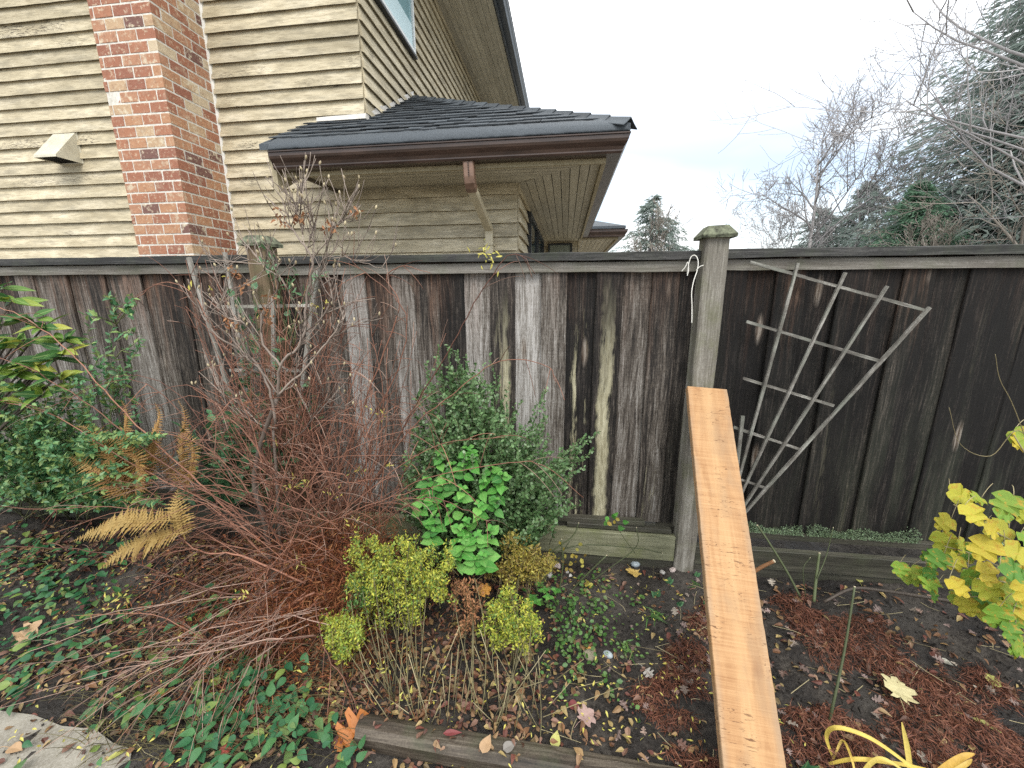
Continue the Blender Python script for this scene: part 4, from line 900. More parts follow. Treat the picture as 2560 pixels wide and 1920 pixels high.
leafy_shrub(pv, tw, .013, (.027, .046), leaf_tpl(.5, 3, .12, .12, .7), LF['privet'], ST['green'], .0032, 300, .6)
# ---- leathery dark shrub beside the tan post, and shoots climbing the trellis
sa = thing('salal_shrub', gat(520, 1130), 'dark leathery-leaved evergreen shrub low against the fence behind the bare shrub', 'shrub')
b0 = wloc(sa); tw = []
for _ in range(44): tw.append(twig(b0+np.array([random.uniform(-.3, .3), random.uniform(-.05, .1), 0]), at(random.uniform(375, 640), random.uniform(875, 1090), random.uniform(-.38, -.12)), .08, 7))
for (x, y) in ((500, 965), (520, 900), (455, 890), (500, 850), (520, 760), (505, 640), (545, 600), (690, 850), (675, 830), (610, 640), (690, 900)): tw.append(twig(at(540, 1080, -.08), at(x, y, random.uniform(-.10, -.03)), .02, 10))
leafy_shrub(sa, tw, .040, (.055, .088), OVATE2, LF['salal'], ST['green'], .0035, 300, .5)
cv = thing('climbing_vine', at(600, 650, -.03), 'evergreen vine tufts growing over the tan fence post and cap rail', 'vine')
tw = [twig(at(630, 760, -.03), at(x, y, Y), .04, 8) for x, y, Y in ((552, 522, -.05), (585, 530, -.05), (600, 590, -.04), (625, 600, -.04), (690, 595, -.03), (640, 585, .0), (560, 540, -.05), (700, 590, -.04))]
leafy_shrub(cv, tw, .022, (.04, .062), LANCE, LF['salal'], ST['green'], .003, 120, .30)
# ---- cotoneaster-like grey-green shrub
co_ = thing('grey_green_shrub', gat(1030, 1215), 'dense grey-green small-leaved shrub against the middle of the fence', 'shrub')
b0 = wloc(co_); tw = []; cen = at(1040, 1030, -.20)
tops = [(980, 745), (1010, 790), (930, 790), (905, 845), (1060, 800), (1100, 860), (1180, 850), (1190, 880), (1170, 930), (1255, 960), (1265, 985), (1230, 1080), (1245, 1020), (1300, 930), (960, 760), (1015, 840), (1120, 900), (1220, 1000), (870, 1020), (865, 1080), (900, 930), (890, 980)]
for (x, y) in tops:
    for _ in range(3): tw.append(twig(b0+np.array([random.uniform(-.15, .15), 0, .1]), at(x+random.gauss(0, 12), y+random.gauss(0, 14), random.uniform(-.30, -.05)), .05, 9))
for _ in range(560):
    a = random.uniform(0, 2*math.pi); rr = math.sqrt(random.random()); x = 1045+195*rr*math.cos(a); y = 1040+(165 if math.sin(a) < 0 else 150)*rr*math.sin(a)
    tip = at(x, y, random.uniform(-.42, -.08)); st_ = (tip+b0)/2+np.array([random.gauss(0, .06), random.gauss(0, .03), random.uniform(-.1, .05)]); tw.append(twig(st_, tip, .03, 6))
for _ in range(170):
    a = random.uniform(0, 2*math.pi); rr = math.sqrt(random.random()); x = 985+95*rr*math.cos(a); y = 905+125*rr*math.sin(a); tip = at(x, y, random.uniform(-.34, -.08)); tw.append(twig(tip+np.array([random.gauss(.02, .05), .03, -random.uniform(.08, .2)]), tip, .02, 6))
leafy_shrub(co_, tw, .0085, (.017, .030), ROUND, LF['coto'], ST['green'], .0022, 0, .85)
# ---- bright lemon balm in front
ba = thing('lemon_balm', gat(1000, 1250), 'bright green broad-leaved herb in front of the grey-green shrub', 'herb')
g = Geo(); Ms = []; Ts = []; b0 = wloc(ba)
for (x, y, Y) in ((1020, 985, -.36), (1060, 1015, -.36), (975, 1010, -.37), (955, 1050, -.40), (935, 1075, -.42), (1000, 1060, -.42), (1045, 1045, -.40), (1075, 1055, -.38), (975, 1100, -.45), (940, 1120, -.46), (1010, 1130, -.48), (1035, 1095, -.45), (1030, 1160, -.52), (1000, 1175, -.54), (1060, 1150, -.50), (1025, 1210, -.55), (990, 1200, -.54), (1050, 1185, -.52), (965, 1030, -.38), (1000, 1010, -.38), (1045, 1205, -.56), (925, 1040, -.40), (910, 1085, -.44), (950, 985, -.36), (1085, 1030, -.38), (990, 1145, -.50), (1070, 1085, -.42), (930, 1150, -.48), (1010, 975, -.36)):
    p = at(x, y, Y); P = twig(b0+np.array([random.gauss(0, .05), .08, .02]), p, .06, 8, .004); g.tube(P, (.003, .002), 4)
    for lv, s in ((0.02, .040), (-.008, .054), (-.040, .064)):
        a = random.random()*3
        for k in range(2 if lv < .01 else 4):
            an = a+lv*55+k*(math.pi if lv < .01 else math.pi/2); D = np.array([[math.cos(an)+random.gauss(0, .2), math.sin(an)*.7-.35, .1+random.gauss(0, .3)-abs(lv)*3]])
            Ms.append(basis(D, np.array([[random.gauss(0, .35), -.7+random.gauss(0, .25), 1.0]]), np.array([s*random.uniform(.75, 1.1)*(1 if lv < .01 else .7)]))); Ts.append(p[None]+np.array([[random.gauss(0, .004), 0, lv]]))
stemmesh(ba, g, ST['green']); add_leaves(ba, SERR, np.vstack(Ms), np.vstack(Ts), LF['balm'])
# ---- yellow-green mounds on bare straw stems
def mound(name, label, cx, cy, rx, ry, Y, basex, basey, mat, n, dark=.0, nst=18):
    o = thing(name, gat(basex, basey), label, 'shrub'); b0 = wloc(o); g = Geo(); tips = []; ph = random.random()*6
    for _ in range(n):
        a = random.uniform(0, 2*math.pi); r = math.sqrt(random.random())*(.86+.15*math.sin(3*a+ph)+.12*math.sin(7*a+2*ph))*(1.25 if random.random() < .06 else 1); x = cx+rx*r*math.cos(a); y = cy+ry*r*math.sin(a)
        if vnoise(x*.07+ph, y*.07) < .33: continue
        tips.append(at(x, y, Y+random.uniform(-.07, .07)-.06*(y-cy)/ry*.7))
    for k in range(max(4, int(nst*.6))):
        tp = tips[k % len(tips)]; p0 = b0+np.array([random.uniform(-.10, .10), random.uniform(-.05, .05), -.01]); m_ = (p0+tp)/2+np.array([random.gauss(0, .03), random.gauss(0, .02), .03])
        g.tube(bez(p0, m_, tp, 9), (.0019, .0013), 4, random.random())
    for tp in tips: g.tube(np.stack([tp+np.array([random.gauss(0, .02), random.gauss(0, .02), -.06]), tp]), (.0012, .0006), 3, random.random())
    stemmesh(o, g, ST['stalk'], 'stem', True)
    T = []; D = []
    for tp in tips:
        k = 20; u = rng.random(k); T.append(tp+np.stack([rng.normal(size=k)*.012, rng.normal(size=k)*.012, -u*.045], 1)); D.append(runit(k)+np.array([0, -.2, .8]))
    T = np.vstack(T); D = np.vstack(D); N = len(T); q_s = rng.uniform(.009, .019, N)
    add_leaves(o, SMALL, basis(D, runit(N)+np.array([0, -.6, .9]), np.stack([q_s*.75, q_s, q_s], 1)), T, mat, limit=0, var=np.repeat(rng.random(len(tips)), 20)*.6+rng.random(N)*.4)
    return o
mound('yellow_green_mound', 'largest yellow-green mound of tiny leaves below the bright herb', 858, 1245, 118, 104, -.60, 880, 1530, LF['hebe'], 620, nst=26)
mound('yellow_green_mound', 'golden brown mound of tiny leaves right of the bright herb', 1122, 1208, 72, 56, -.42, 1100, 1420, LF['gold'], 260, nst=14)
mound('yellow_green_mound', 'yellow-green mound on tall straw stems below the golden one', 1103, 1335, 62, 66, -.62, 1110, 1560, LF['hebe'], 220, nst=18)
mound('yellow_green_mound', 'small pale green mound left of the largest mound at the red twigs', 742, 1362, 44, 54, -.72, 790, 1520, LF['hebe'], 130, nst=9)
mound('yellow_green_mound', 'small dark green tuft at the left flank of the largest mound', 770, 1275, 34, 32, -.6, 800, 1500, LF['weed'], 50, nst=6)
mound('dry_seed_stems', 'dry brown seed stems between the two yellow mounds', 1008, 1290, 34, 62, -.58, 1020, 1545, LF['dried'], 60, nst=14)
# extra straw stems at the foot
ss = thing('straw_stems', gat(980, 1560), 'cluster of cut straw-coloured stems behind the landscape timber', 'stems'); g = Geo()
for _ in range(34):
    p = gat(random.uniform(800, 1190), random.uniform(1470, 1575)); a = random.gauss(0, .4); L = random.uniform(.08, .32); g.tube(np.stack([p, p+np.array([math.sin(a)*L, random.gauss(0, .06), math.cos(a)*L])]), (.0018, .0012), 4, random.random())
stemmesh(ss, g, ST['straw'], 'stem', True)
# ---- bare shrub with pale forked stems, buds and dried flower heads
bs = thing('bare_shrub', gat(600, 1290), 'leafless pale-stemmed shrub with buds and dried brown flower heads', 'shrub')
YS = -.46
def br(pts, r0, r1, G, Y=None, var=None):
    P = poly([at(p[0], p[1], (p[2] if len(p) > 2 else (YS if Y is None else Y))) for p in pts], 5); P[1:-1] += rng.normal(size=(len(P)-2, 3))*.0025
    G.tube(P, (r0, r1), 6, random.random() if var is None else var); return P
g = Geo(); lim = []
b0 = wloc(bs)
tr1 = poly([b0, at(572, 1130, -.47), at(550, 1050, -.46), at(562, 965, -.46), at(598, 862, -.46)], 6); g.tube(tr1, (.0135, .009), 7, .1)
tr2 = poly([b0+np.array([.02, .02, 0]), at(603, 1130, -.44), at(597, 1020, -.44), at(590, 930, -.44)], 6); g.tube(tr2, (.0085, .006), 7, .2)
main = [([(590, 905), (572, 835), (540, 772), (470, 725), (430, 668), (408, 600)], .009, .0028), ([(598, 862), (612, 795), (648, 742), (668, 640), (672, 560), (640, 500), (605, 455), (566, 418)], .010, .0022),
        ([(610, 800), (566, 745), (584, 690), (602, 640), (600, 600), (585, 560)], .008, .002), ([(600, 855), (655, 800), (700, 742), (730, 700), (742, 672)], .008, .002), ([(672, 560), (700, 525), (728, 488), (766, 456)], .0045, .0016),
        ([(668, 640), (690, 600), (700, 540), (716, 480)], .004, .0015), ([(470, 725), (452, 690), (500, 640), (560, 600), (600, 560)], .0035, .0014), ([(640, 500), (646, 470), (655, 455)], .003, .0012), ([(655, 545), (640, 480), (630, 455)], .003, .0012),
        ([(655, 560), (668, 500), (680, 462)], .003, .0012), ([(598, 862), (560, 800), (520, 762), (480, 700)], .005, .0016), ([(590, 930), (545, 905), (500, 880), (470, 830)], .004, .0014), ([(603, 960), (650, 920), (690, 880), (720, 850)], .005, .0015),
        ([(600, 600), (560, 570), (520, 560), (480, 590)], .003, .0012), ([(672, 590), (720, 560), (780, 560), (830, 580)], .0025, .001), ([(560, 750), (530, 700), (500, 690), (470, 640)], .004, .0013), ([(640, 740), (690, 700), (720, 650), (700, 600)], .004, .0013), ([(600, 850), (630, 820), (640, 760), (690, 690)], .004, .0014)]
for pts, r0, r1 in main: lim.append(br([(x+random.gauss(0, 5), y+random.gauss(0, 5), YS+random.uniform(-.03, .03)) for x, y in pts], r0*.66, r1*.9, g))
buds = Geo(); tips = []
def rec(P, depth):
    L = np.linalg.norm(P[-1]-P[0])
    for _ in range(8 if depth == 0 else 2):
        i = random.randint(len(P)//4, len(P)-2); d_ = P[i+1]-P[i]; d_ /= np.linalg.norm(d_)+1e-9
        v = d_+runit(1)[0]*np.array([.9, .6, .9])+np.array([0, 0, .25]); v /= np.linalg.norm(v); l = random.uniform(.05, .19)/(1+.4*depth)
        e = P[i]+v*l+np.array([0, 0, .02]); Q = bez(P[i], P[i]+v*l*.5+runit(1)[0]*.015, e, 6); g.tube(Q, (.0022/(1+depth*.4), .0009), 4, random.random()); tips.append(Q[-1])
        if depth < 1: rec(Q, depth+1)
for P in lim: rec(P, 0); tips.append(P[-1])
stemmesh(bs, g, ST['pale'], 'branch')
for tpos in tips:
    if random.random() < .28: d_ = runit(1)[0]*.4+UP; d_ /= np.linalg.norm(d_); buds.tube(np.stack([tpos-d_*.003, tpos+d_*.004, tpos+d_*.010, tpos+d_*.014]), np.array([.0015, .0042, .0034, .0006]), 6, random.random())
M['bud'] = m_stem('pale_bud', (.22, .17, .10), (.45, .38, .24)); b_ = stemmesh(bs, buds, M['bud'], 'bud', True)
fh = []; fM = []
for (x, y) in ((500, 585), (512, 600), (570, 668), (580, 640), (585, 690), (490, 690), (500, 700), (715, 478), (716, 492), (766, 456), (600, 462), (608, 480), (640, 470), (655, 465), (525, 870), (528, 620)):
    p = at(x, y, YS-.01); k = 9; fh.append(p+rng.normal(size=(k, 3))*.011); fM.append(basis(runit(k)+np.array([0, 0, -.8]), runit(k), rng.uniform(.012, .026, k)))
add_leaves(bs, leaf_tpl(.5, 3, .3, .5, .7), np.vstack(fM), np.vstack(fh), LF['dried'], 'dried_bract', limit=0, stuffname='dried_flower_head')
yl = [(408, 628, .03), (555, 690, .02), (460, 628, .018), (488, 597, .02), (1045, 543, .025), (1065, 568, .022), (700, 668, .018), (600, 965, .03), (962, 985, .03)]
# ---- red-twigged arching shrub
rs = thing('red_twig_shrub', gat(690, 1300), 'wide arching shrub of bare reddish twigs spilling down to the path', 'shrub')
g = Geo(); gp = Geo(); canes = []
b0 = wloc(rs)
def cane(pts, r0=.0042, r1=.0012, side=8, sl=(.05, .22)):
    P = poly([at(*p) for p in pts], 6); P[1:-1] += rng.normal(size=(len(P)-2, 3))*.002; g.tube(P, (r0, r1), 5, random.random()); canes.append(P)
    for _ in range(side):
        i = random.randint(len(P)//5, len(P)-2); d_ = P[i+1]-P[i]; d_ /= np.linalg.norm(d_)+1e-9; v = d_*.8+runit(1)[0]*.75; v /= np.linalg.norm(v); l = random.uniform(*sl)
        Q = bez(P[i], P[i]+v*l*.55, P[i]+v*l+np.array([0, -.02, -.25*l]), 6); (gp if random.random() < .3 else g).tube(Q, (.0017, .0010), 3, random.random()); canes.append(Q)
cane([(700, 1180, -.40), (790, 1060, -.40), (830, 1010, -.40), (900, 870, -.38), (980, 740, -.36), (1035, 640, -.34), (1090, 560, -.32), (1130, 555, -.32), (1155, 592, -.32)], .0045)
cane([(690, 1180, -.40), (740, 1000, -.38), (830, 760, -.34), (862, 660, -.32), (835, 600, -.3), (870, 575, -.3), (930, 590, -.3)], .004)
cane([(700, 1160, -.38), (770, 960, -.36), (850, 820, -.34), (880, 700, -.32), (850, 640, -.32), (790, 590, -.32), (740, 545, -.3)], .0035)
cane([(560, 1170, -.50), (450, 1060, -.48), (330, 950, -.46), (240, 860, -.46), (150, 760, -.46), (60, 690, -.46), (-40, 650, -.46)], .0042, .0014, 10)
cane([(600, 1190, -.52), (480, 1085, -.52), (330, 985, -.52), (200, 880, -.52), (60, 795, -.52), (-40, 760, -.52)], .0040, .0014, 10)
cane([(560, 1190, -.5), (470, 1100, -.5), (400, 1060, -.5), (280, 1000, -.5), (120, 900, -.52), (-30, 860, -.52)], .004, .0014, 8)
cane([(620, 1200, -.46), (520, 1040, -.44), (430, 960, -.42), (330, 940, -.42), (230, 1000, -.44)], .003)
cane([(640, 1180, -.42), (560, 1020, -.40), (470, 990, -.38), (380, 1010, -.4)], .003)
cane([(560, 1160, -.55), (430, 1120, -.56), (240, 1095, -.58), (100, 1100, -.6), (-40, 1090, -.6)], .003, .0012, 12)
cane([(650, 1100, -.36), (560, 900, -.3), (480, 760, -.28), (420, 640, -.26), (360, 610, -.26), (300, 640, -.26), (250, 690, -.26)], .003)
cane([(640, 1120, -.36), (600, 960, -.32), (640, 800, -.3), (730, 720, -.3), (800, 700, -.3), (850, 730, -.3)], .003)
cane([(720, 1180, -.42), (860, 960, -.44), (980, 850, -.46), (1080, 780, -.46), (1180, 790, -.46), (1200, 830, -.46)], .003)
cane([(720, 1180, -.44), (830, 1100, -.48), (900, 1040, -.5), (1100, 1000, -.5), (1180, 1010, -.5), (1260, 1075, -.5)], .0025)
cane([(740, 1200, -.5), (900, 1080, -.55), (1000, 1100, -.58), (1060, 1130, -.58)], .0025)
cane([(680, 1280, -.6), (560, 1340, -.68), (420, 1420, -.78), (300, 1510, -.88), (200, 1600, -.95)], .005, .0015, 16)
cane([(690, 1290, -.62), (600, 1400, -.74), (540, 1500, -.85), (500, 1590, -.95)], .004, .0015, 12)
cane([(640, 1280, -.6), (480, 1280, -.68), (330, 1230, -.72), (200, 1190, -.72), (0, 1180, -.72)], .004, .0014, 14)
cane([(660, 1260, -.58), (520, 1200, -.62), (430, 1190, -.64), (370, 1140, -.64)], .005, .0016, 10)
cane([(680, 1300, -.64), (700, 1400, -.76), (760, 1500, -.86), (780, 1600, -.95)], .003, .0012, 10)
cane([(660, 1280, -.6), (500, 1390, -.72), (330, 1330, -.78), (160, 1330, -.78)], .003, .0012, 12)
for _ in range(62):        # the thick low tangle
    x0 = random.uniform(560, 760); y0 = random.uniform(1120, 1300); Y0 = -.42-.2*random.random(); a = random.uniform(150, 255) if random.random() < .6 else random.uniform(20, 160); L = random.uniform(160, 440)
    x1 = x0+L*math.cos(R_(a)); y1 = y0-L*math.sin(R_(a))*.9
    if y1 > 1230: Y1 = max(gat(x1, min(y1, 1640), .04)[1]-.02, -1.0)
    else: Y1 = Y0-.1
    xm = (x0+x1)/2+random.gauss(0, 20); ym = (y0+y1)/2-random.uniform(10, 70)
    cane([(x0, y0, Y0), (xm+random.gauss(0, 30), ym, (Y0+Y1)/2), (x1, y1, Y1)], random.uniform(.0013, .0024), .0008, 6, (.05, .22))
for _ in range(48):        # dark canes rising before the fence, fine twigs arching from them
    x0 = random.uniform(640, 820); y0 = random.uniform(1080, 1230); x1 = x0+random.gauss(50, 90); y1 = random.uniform(680, 1020); Y0 = random.uniform(-.45, -.25)
    cane([(x0, y0, Y0), ((x0+x1)/2+random.gauss(0, 25), (y0+y1)/2, Y0), (x1, y1, Y0+random.uniform(-.1, .12))], .0024, .0010, 8, (.08, .30))
for _ in range(105):        # brown shoots woven through the bare shrub and trellis
    x0 = random.uniform(560, 720); y0 = random.uniform(950, 1180); x1 = random.uniform(400, 780); y1 = random.uniform(560, 900); Y0 = random.uniform(-.36, -.15)
    cane([(x0, y0, Y0), ((x0+x1)/2+random.gauss(0, 40), (y0+y1)/2+random.gauss(-20, 30), Y0), (x1, y1, Y0+random.uniform(-.1, .1))], .0020, .0010, 5, (.06, .24))
for _ in range(30):        # thin arching twigs reaching left over the ferns
    x0 = random.uniform(520, 660); y0 = random.uniform(1000, 1230); x1 = random.uniform(60, 460); y1 = random.uniform(880, 1260); Y0 = random.uniform(-.62, -.40)
    cane([(x0, y0, Y0), ((x0+x1)/2, min(y0, y1)-random.uniform(0, 80), Y0), (x1, y1, Y0-.05)], .0020, .0009, 4, (.05, .20))
for _ in range(38):        # long fine twigs sweeping down over the ground cover to the path
    x0 = random.uniform(560, 720); y0 = random.uniform(1200, 1400); x1 = random.uniform(-60, 560); y1 = random.uniform(1330, 1640)
    if x1 > x0-60: x1 = x0-60-random.random()*100
    e = gat(x1, y1, random.uniform(.03, .14)); s0 = gat(x0, y0, random.uniform(.08, .30)); m_ = (s0+e)/2+np.array([0, 0, random.uniform(.02, .14)])
    m_ = m_+np.array([random.gauss(0, .10), random.gauss(0, .06), 0]); P = bez(s0, m_, e, 9); P[1:-1] += rng.normal(size=(7, 3))*.008; (gp if random.random() < .65 else g).tube(P, (.0022, .0010), 4, random.random()); canes.append(P)
    for _k in range(4):
        i = random.randint(2, 7); v = (P[i+1]-P[i])/np.linalg.norm(P[i+1]-P[i])+runit(1)[0]*.5; l = random.uniform(.05, .16); gp.tube(np.stack([P[i], P[i]+v*l*.5, P[i]+v*l+np.array([0, 0, -.02])]), (.0013, .0008), 3, random.random())
stemmesh(rs, g, ST['red'], 'twig', True); stemmesh(rs, gp, ST['pink'], 'twig', True)
N = 5200; Pk = [canes[i] for i in rng.integers(0, len(canes), N)]; T = np.array([p[rng.integers(0, len(p))] for p in Pk]); k = (T[:, 2] < .55) & (rng.random(N) < .9) | (rng.random(N) < .02); T = T[k]; N = len(T)
add_leaves(rs, SMALL, basis(runit(N)+np.array([0, 0, -.3]), runit(N), rng.uniform(.006, .014, N)), T+rng.normal(size=(N, 3))*.01, LF['rust'], limit=0, stuffname='dry_leaves')
N = 16000; xy = np.array([gat(random.gauss(590, 150), min(max(random.gauss(1330, 100), 1150), 1560), .03)[:2] for _ in range(N)]); T = np.stack([xy[:, 0], xy[:, 1], gz(xy[:, 0], xy[:, 1])+rng.random(N)**2*.07], 1); T = T[(T[:, 1] > -1.0) & (T[:, 1] < .0)]; N = len(T)
add_leaves(rs, leaf_tpl(.12, 3, .1, .4, .6), basis(runit(N)*np.array([1, 1, .4]), runit(N), rng.uniform(.014, .04, N)), T, LF['rust'], limit=0, stuffname='fallen_debris')
# rusty dry foliage heap in its heart
N = 9500; c_ = np.array([at(x, y, Y) for x, y, Y in ((690, 1170, -.42), (760, 1150, -.42), (640, 1210, -.5), (800, 1180, -.45), (720, 1240, -.52), (650, 1290, -.58), (740, 1300, -.60), (600, 1330, -.66))]); T = c_[rng.integers(0, len(c_), N)]+rng.normal(size=(N, 3))*np.array([.085, .07, .060])
T[:, 2] = np.maximum(T[:, 2], gz(T[:, 0], T[:, 1])+.005)
add_leaves(rs, leaf_tpl(.13, 3, .1, .3, .6), basis(runit(N), runit(N), rng.uniform(.014, .036, N)), T, LF['rust'], limit=0, stuffname='rusty_sprays')
ysp = []
for (x, y, Y) in ((640, 1050, -.46), (660, 1045, -.46), (780, 1020, -.42), (850, 1000, -.42), (630, 1050, -.46), (815, 890, -.4), (720, 1060, -.46), (760, 1130, -.5), (640, 1210, -.56), (520, 1290, -.68), (270, 1285, -.78), (240, 1290, -.78), (690, 1480, -.82), (640, 1450, -.8), (880, 1500, -.84), (830, 1440, -.8), (720, 1540, -.88), (1045, 540, -.34), (1065, 568, -.34), (1048, 555, -.34), (690, 660, -.3)):
    for _ in range(9): ysp.append(at(x+random.gauss(0, 14), y+random.gauss(0, 8), Y+random.uniform(-.02, .02)))
T = np.array(ysp+[at(x, y, -.36) for x, y, s in yl]); N = len(T); sc = np.r_[rng.uniform(.016, .030, len(ysp)), [s*1.6 for _, _, s in yl]]
add_leaves(rs, leaf_tpl(.28, 3, .15, .2, .75), basis(runit(N)+np.array([0, -.2, .2]), runit(N)+np.array([0, -.8, .5]), sc), T, LF['yellow'], limit=140)

# ---- ferns: each frond a part with its leaflets
def frond(root, P, wd, mat, name='frond', face=(0, -.6, .8)):
    P = np.asarray(P, float); g = Geo(); n = len(P); g.tube(P, (.0028, .0008), 4); seg = np.r_[0, np.cumsum(np.linalg.norm(np.diff(P, axis=0), axis=1))]; L = seg[-1]; s = np.arange(L*.10, L*.985, .0115); T = []; D = []; S = []
    for u in s:
        p = np.array([np.interp(u, seg, P[:, i]) for i in range(3)]); p2 = np.array([np.interp(min(u+.01, L), seg, P[:, i]) for i in range(3)]); p1 = np.array([np.interp(max(u-.01, 0), seg, P[:, i]) for i in range(3)])
        t = p2-p1; t /= np.linalg.norm(t)+1e-9; sd_ = np.cross(t, np.array(face)); sd_ /= np.linalg.norm(sd_)+1e-9; f = math.sin(math.pi*min(1, (u/L)**.7*.95+.03))
        for sg in (-1, 1): T.append(p); D.append(sd_*sg+t*.45+rng.normal(size=3)*.07); S.append(max(.008, wd*f*random.uniform(.85, 1.1)))
    tv, tf = leaf_tpl(.20, 8, .05, .18, .45, .5); N = len(T); nn = np.tile(face, (N, 1))+rng.normal(size=(N, 3))*.15
    g.inst(tv, tf, basis(np.array(D), nn, np.array(S)), np.array(T), rng.random(N)); return g.build(name, mat, root, smooth=False)
fe = thing('fern', gat(290, 1120), 'rust-brown withered fern standing before the left fence', 'fern')
for pts in ([(290, 1090, -.46), (270, 960, -.42), (275, 895, -.40), (262, 865, -.38)], [(290, 1090, -.46), (240, 980, -.46), (200, 930, -.46), (165, 920, -.46)], [(300, 1080, -.46), (330, 960, -.42), (345, 900, -.4), (335, 870, -.4)], [(285, 1090, -.48), (225, 1030, -.5), (180, 1000, -.5), (140, 985, -.5)], [(295, 1090, -.48), (300, 1000, -.5), (260, 950, -.52), (220, 955, -.54)]):
    frond(fe, poly([at(*p) for p in pts], 6), .075, LF['fern'])
fe2 = thing('fern', gat(410, 1100), 'small brown fern frond pair near the dark leathery shrub', 'fern')
for pts in ([(400, 1060, -.36), (395, 960, -.34), (400, 900, -.32), (385, 865, -.3)], [(400, 1060, -.36), (420, 980, -.36), (400, 940, -.36), (375, 945, -.36)], [(405, 1060, -.36), (350, 990, -.38), (315, 945, -.38), (290, 960, -.38)]): frond(fe2, poly([at(*p) for p in pts], 6), .055, LF['fern'])
fe3 = thing('fern', gat(420, 1190), 'yellow-tan fern with two arching fronds low in the red twigs', 'fern')
for pts in ([(395, 1125, -.66), (350, 1125, -.70), (270, 1125, -.74), (200, 1150, -.76), (155, 1170, -.78)], [(400, 1165, -.66), (385, 1110, -.66), (380, 1080, -.64), (385, 1055, -.62)], [(405, 1150, -.66), (345, 1160, -.70), (265, 1190, -.76), (215, 1230, -.8)]): frond(fe3, poly([at(*p) for p in pts], 6), .075, LF['fernyel'])

# ---- low evergreen ground cover at lower left
gc = thing('ground_cover', gat(250, 1400), 'low glossy dark green ground cover at the lower left by the path', 'ground cover')
Ts = []; Ms = []
cl = [(60, 1210), (20, 1190), (120, 1270), (230, 1230), (280, 1300), (80, 1290), (40, 1270), (100, 1230), (150, 1310), (60, 1340), (20, 1400), (140, 1400), (110, 1420), (60, 1460), (30, 1560), (130, 1600), (260, 1500), (330, 1520), (280, 1590), (420, 1500), (480, 1480), (440, 1560), (500, 1540), (570, 1510), (620, 1540), (250, 1640), (400, 1600), (330, 1420), (560, 1600), (640, 1600), (200, 1270), (180, 1200), (0, 1310), (230, 1350), (30, 1230), (520, 1450), (600, 1470), (470, 1330), (-60, 1500), (-60, 1400), (300, 1560), (660, 1560), (700, 1640), (480, 1650)]
for (x, y) in cl:
    for _ in range(21):
        p = gat(x+random.gauss(0, 46), y+random.gauss(0, 27), .03)
        if p[0] < -1.32 and p[1] < -1.06+.02*random.random() and random.random() < .9: continue
        if p[1] < -1.25: continue
        p[2] = float(gz(p[0], p[1]))+random.uniform(.02, .075); Ts.append(p)
T = np.array(Ts); N = len(T); D = np.stack([rng.normal(size=N), rng.normal(size=N)-.4, rng.uniform(-.2, .45, N)], 1); Nn = np.tile([0, -.25, 1.0], (N, 1))+rng.normal(size=(N, 3))*.35
add_leaves(gc, OVATE, basis(D, Nn, rng.uniform(.022, .058, N)), T, LF['ground'], limit=300)
# small soft weeds between
wd_ = thing('weed_patch', gat(1240, 1330), 'patch of small green weeds on bare soil right of the yellow mounds', 'weeds')
Ts = []
for _ in range(120):
    x = random.gauss(1240, 62); y = random.gauss(1325, 62); p = gat(x, y, .06)
    if p[1] > -.1: continue
    p[2] = float(gz(p[0], p[1])); h = random.uniform(.01, .09)
    for k in range(5): Ts.append(p+np.array([random.gauss(0, .018), random.gauss(0, .018), h*random.random()]))
T = np.array(Ts); N = len(T); D = np.stack([rng.normal(size=N), rng.normal(size=N)-.3, rng.uniform(-.1, .5, N)], 1)
add_leaves(wd_, ROUND, basis(D, np.tile([0, -.4, 1.0], (N, 1))+rng.normal(size=(N, 3))*.4, rng.uniform(.013, .026, N)), T, LF['weed'], limit=0)
hb = thing('herb_sprig', gat(1165, 1290), 'small bright green sprig beside the pebbles', 'herb'); Ms = []; Ts = []; g = Geo()
for (x, y) in ((1165, 1262), (1175, 1275), (1150, 1290), (1185, 1290), (1200, 1275), (1140, 1305), (1160, 1300)):
    p = gat(x, y, .1); g.tube(twig([p[0], p[1]+.02, .0], p, .02, 5, .002), (.0018, .001), 4)
    for k in range(5): an = k*1.3+random.random(); Ms.append(basis(np.array([[math.cos(an), math.sin(an)*.8-.3, .2]]), np.array([[0, -.4, 1.]]), np.array([random.uniform(.022, .036)]))); Ts.append(p[None])
stemmesh(hb, g, ST['green']); add_leaves(hb, OVATE2, np.vstack(Ms), np.vstack(Ts), LF['balm'])
# grass-like tufts
def tuft(name, label, x, y, n, L, mat, wd=.09, cat='tuft', up=.6):
    p = gat(x, y, .05); p[2] = float(gz(p[0], p[1])); o = thing(name, p, label, cat); an = rng.random(n)*6.28; D = np.stack([np.cos(an), np.sin(an), rng.uniform(.1, 1, n)*up+.1], 1)
    add_leaves(o, leaf_tpl(wd, 6, .25, .75, .4), basis(D, np.tile(UP, (n, 1))+rng.normal(size=(n, 3))*.3, rng.uniform(.6, 1.1, n)*L), np.tile(p, (n, 1))+rng.normal(size=(n, 3))*np.array([.016, .016, .002]), mat); return o
tuft('grass_tuft', 'yellow-green dwarf grass tuft on the soil left of the plank', 1415, 1325, 60, .06, LF['weed'], .12)
tuft('grass_tuft', 'thin pale grass tuft at the foot of the grey post', 1500, 1268, 16, .05, LF['weed'], .08)
tuft('grass_tuft', 'small green weed tuft between soil clods below the dwarf grass', 1360, 1385, 20, .05, LF['weed'], .25)
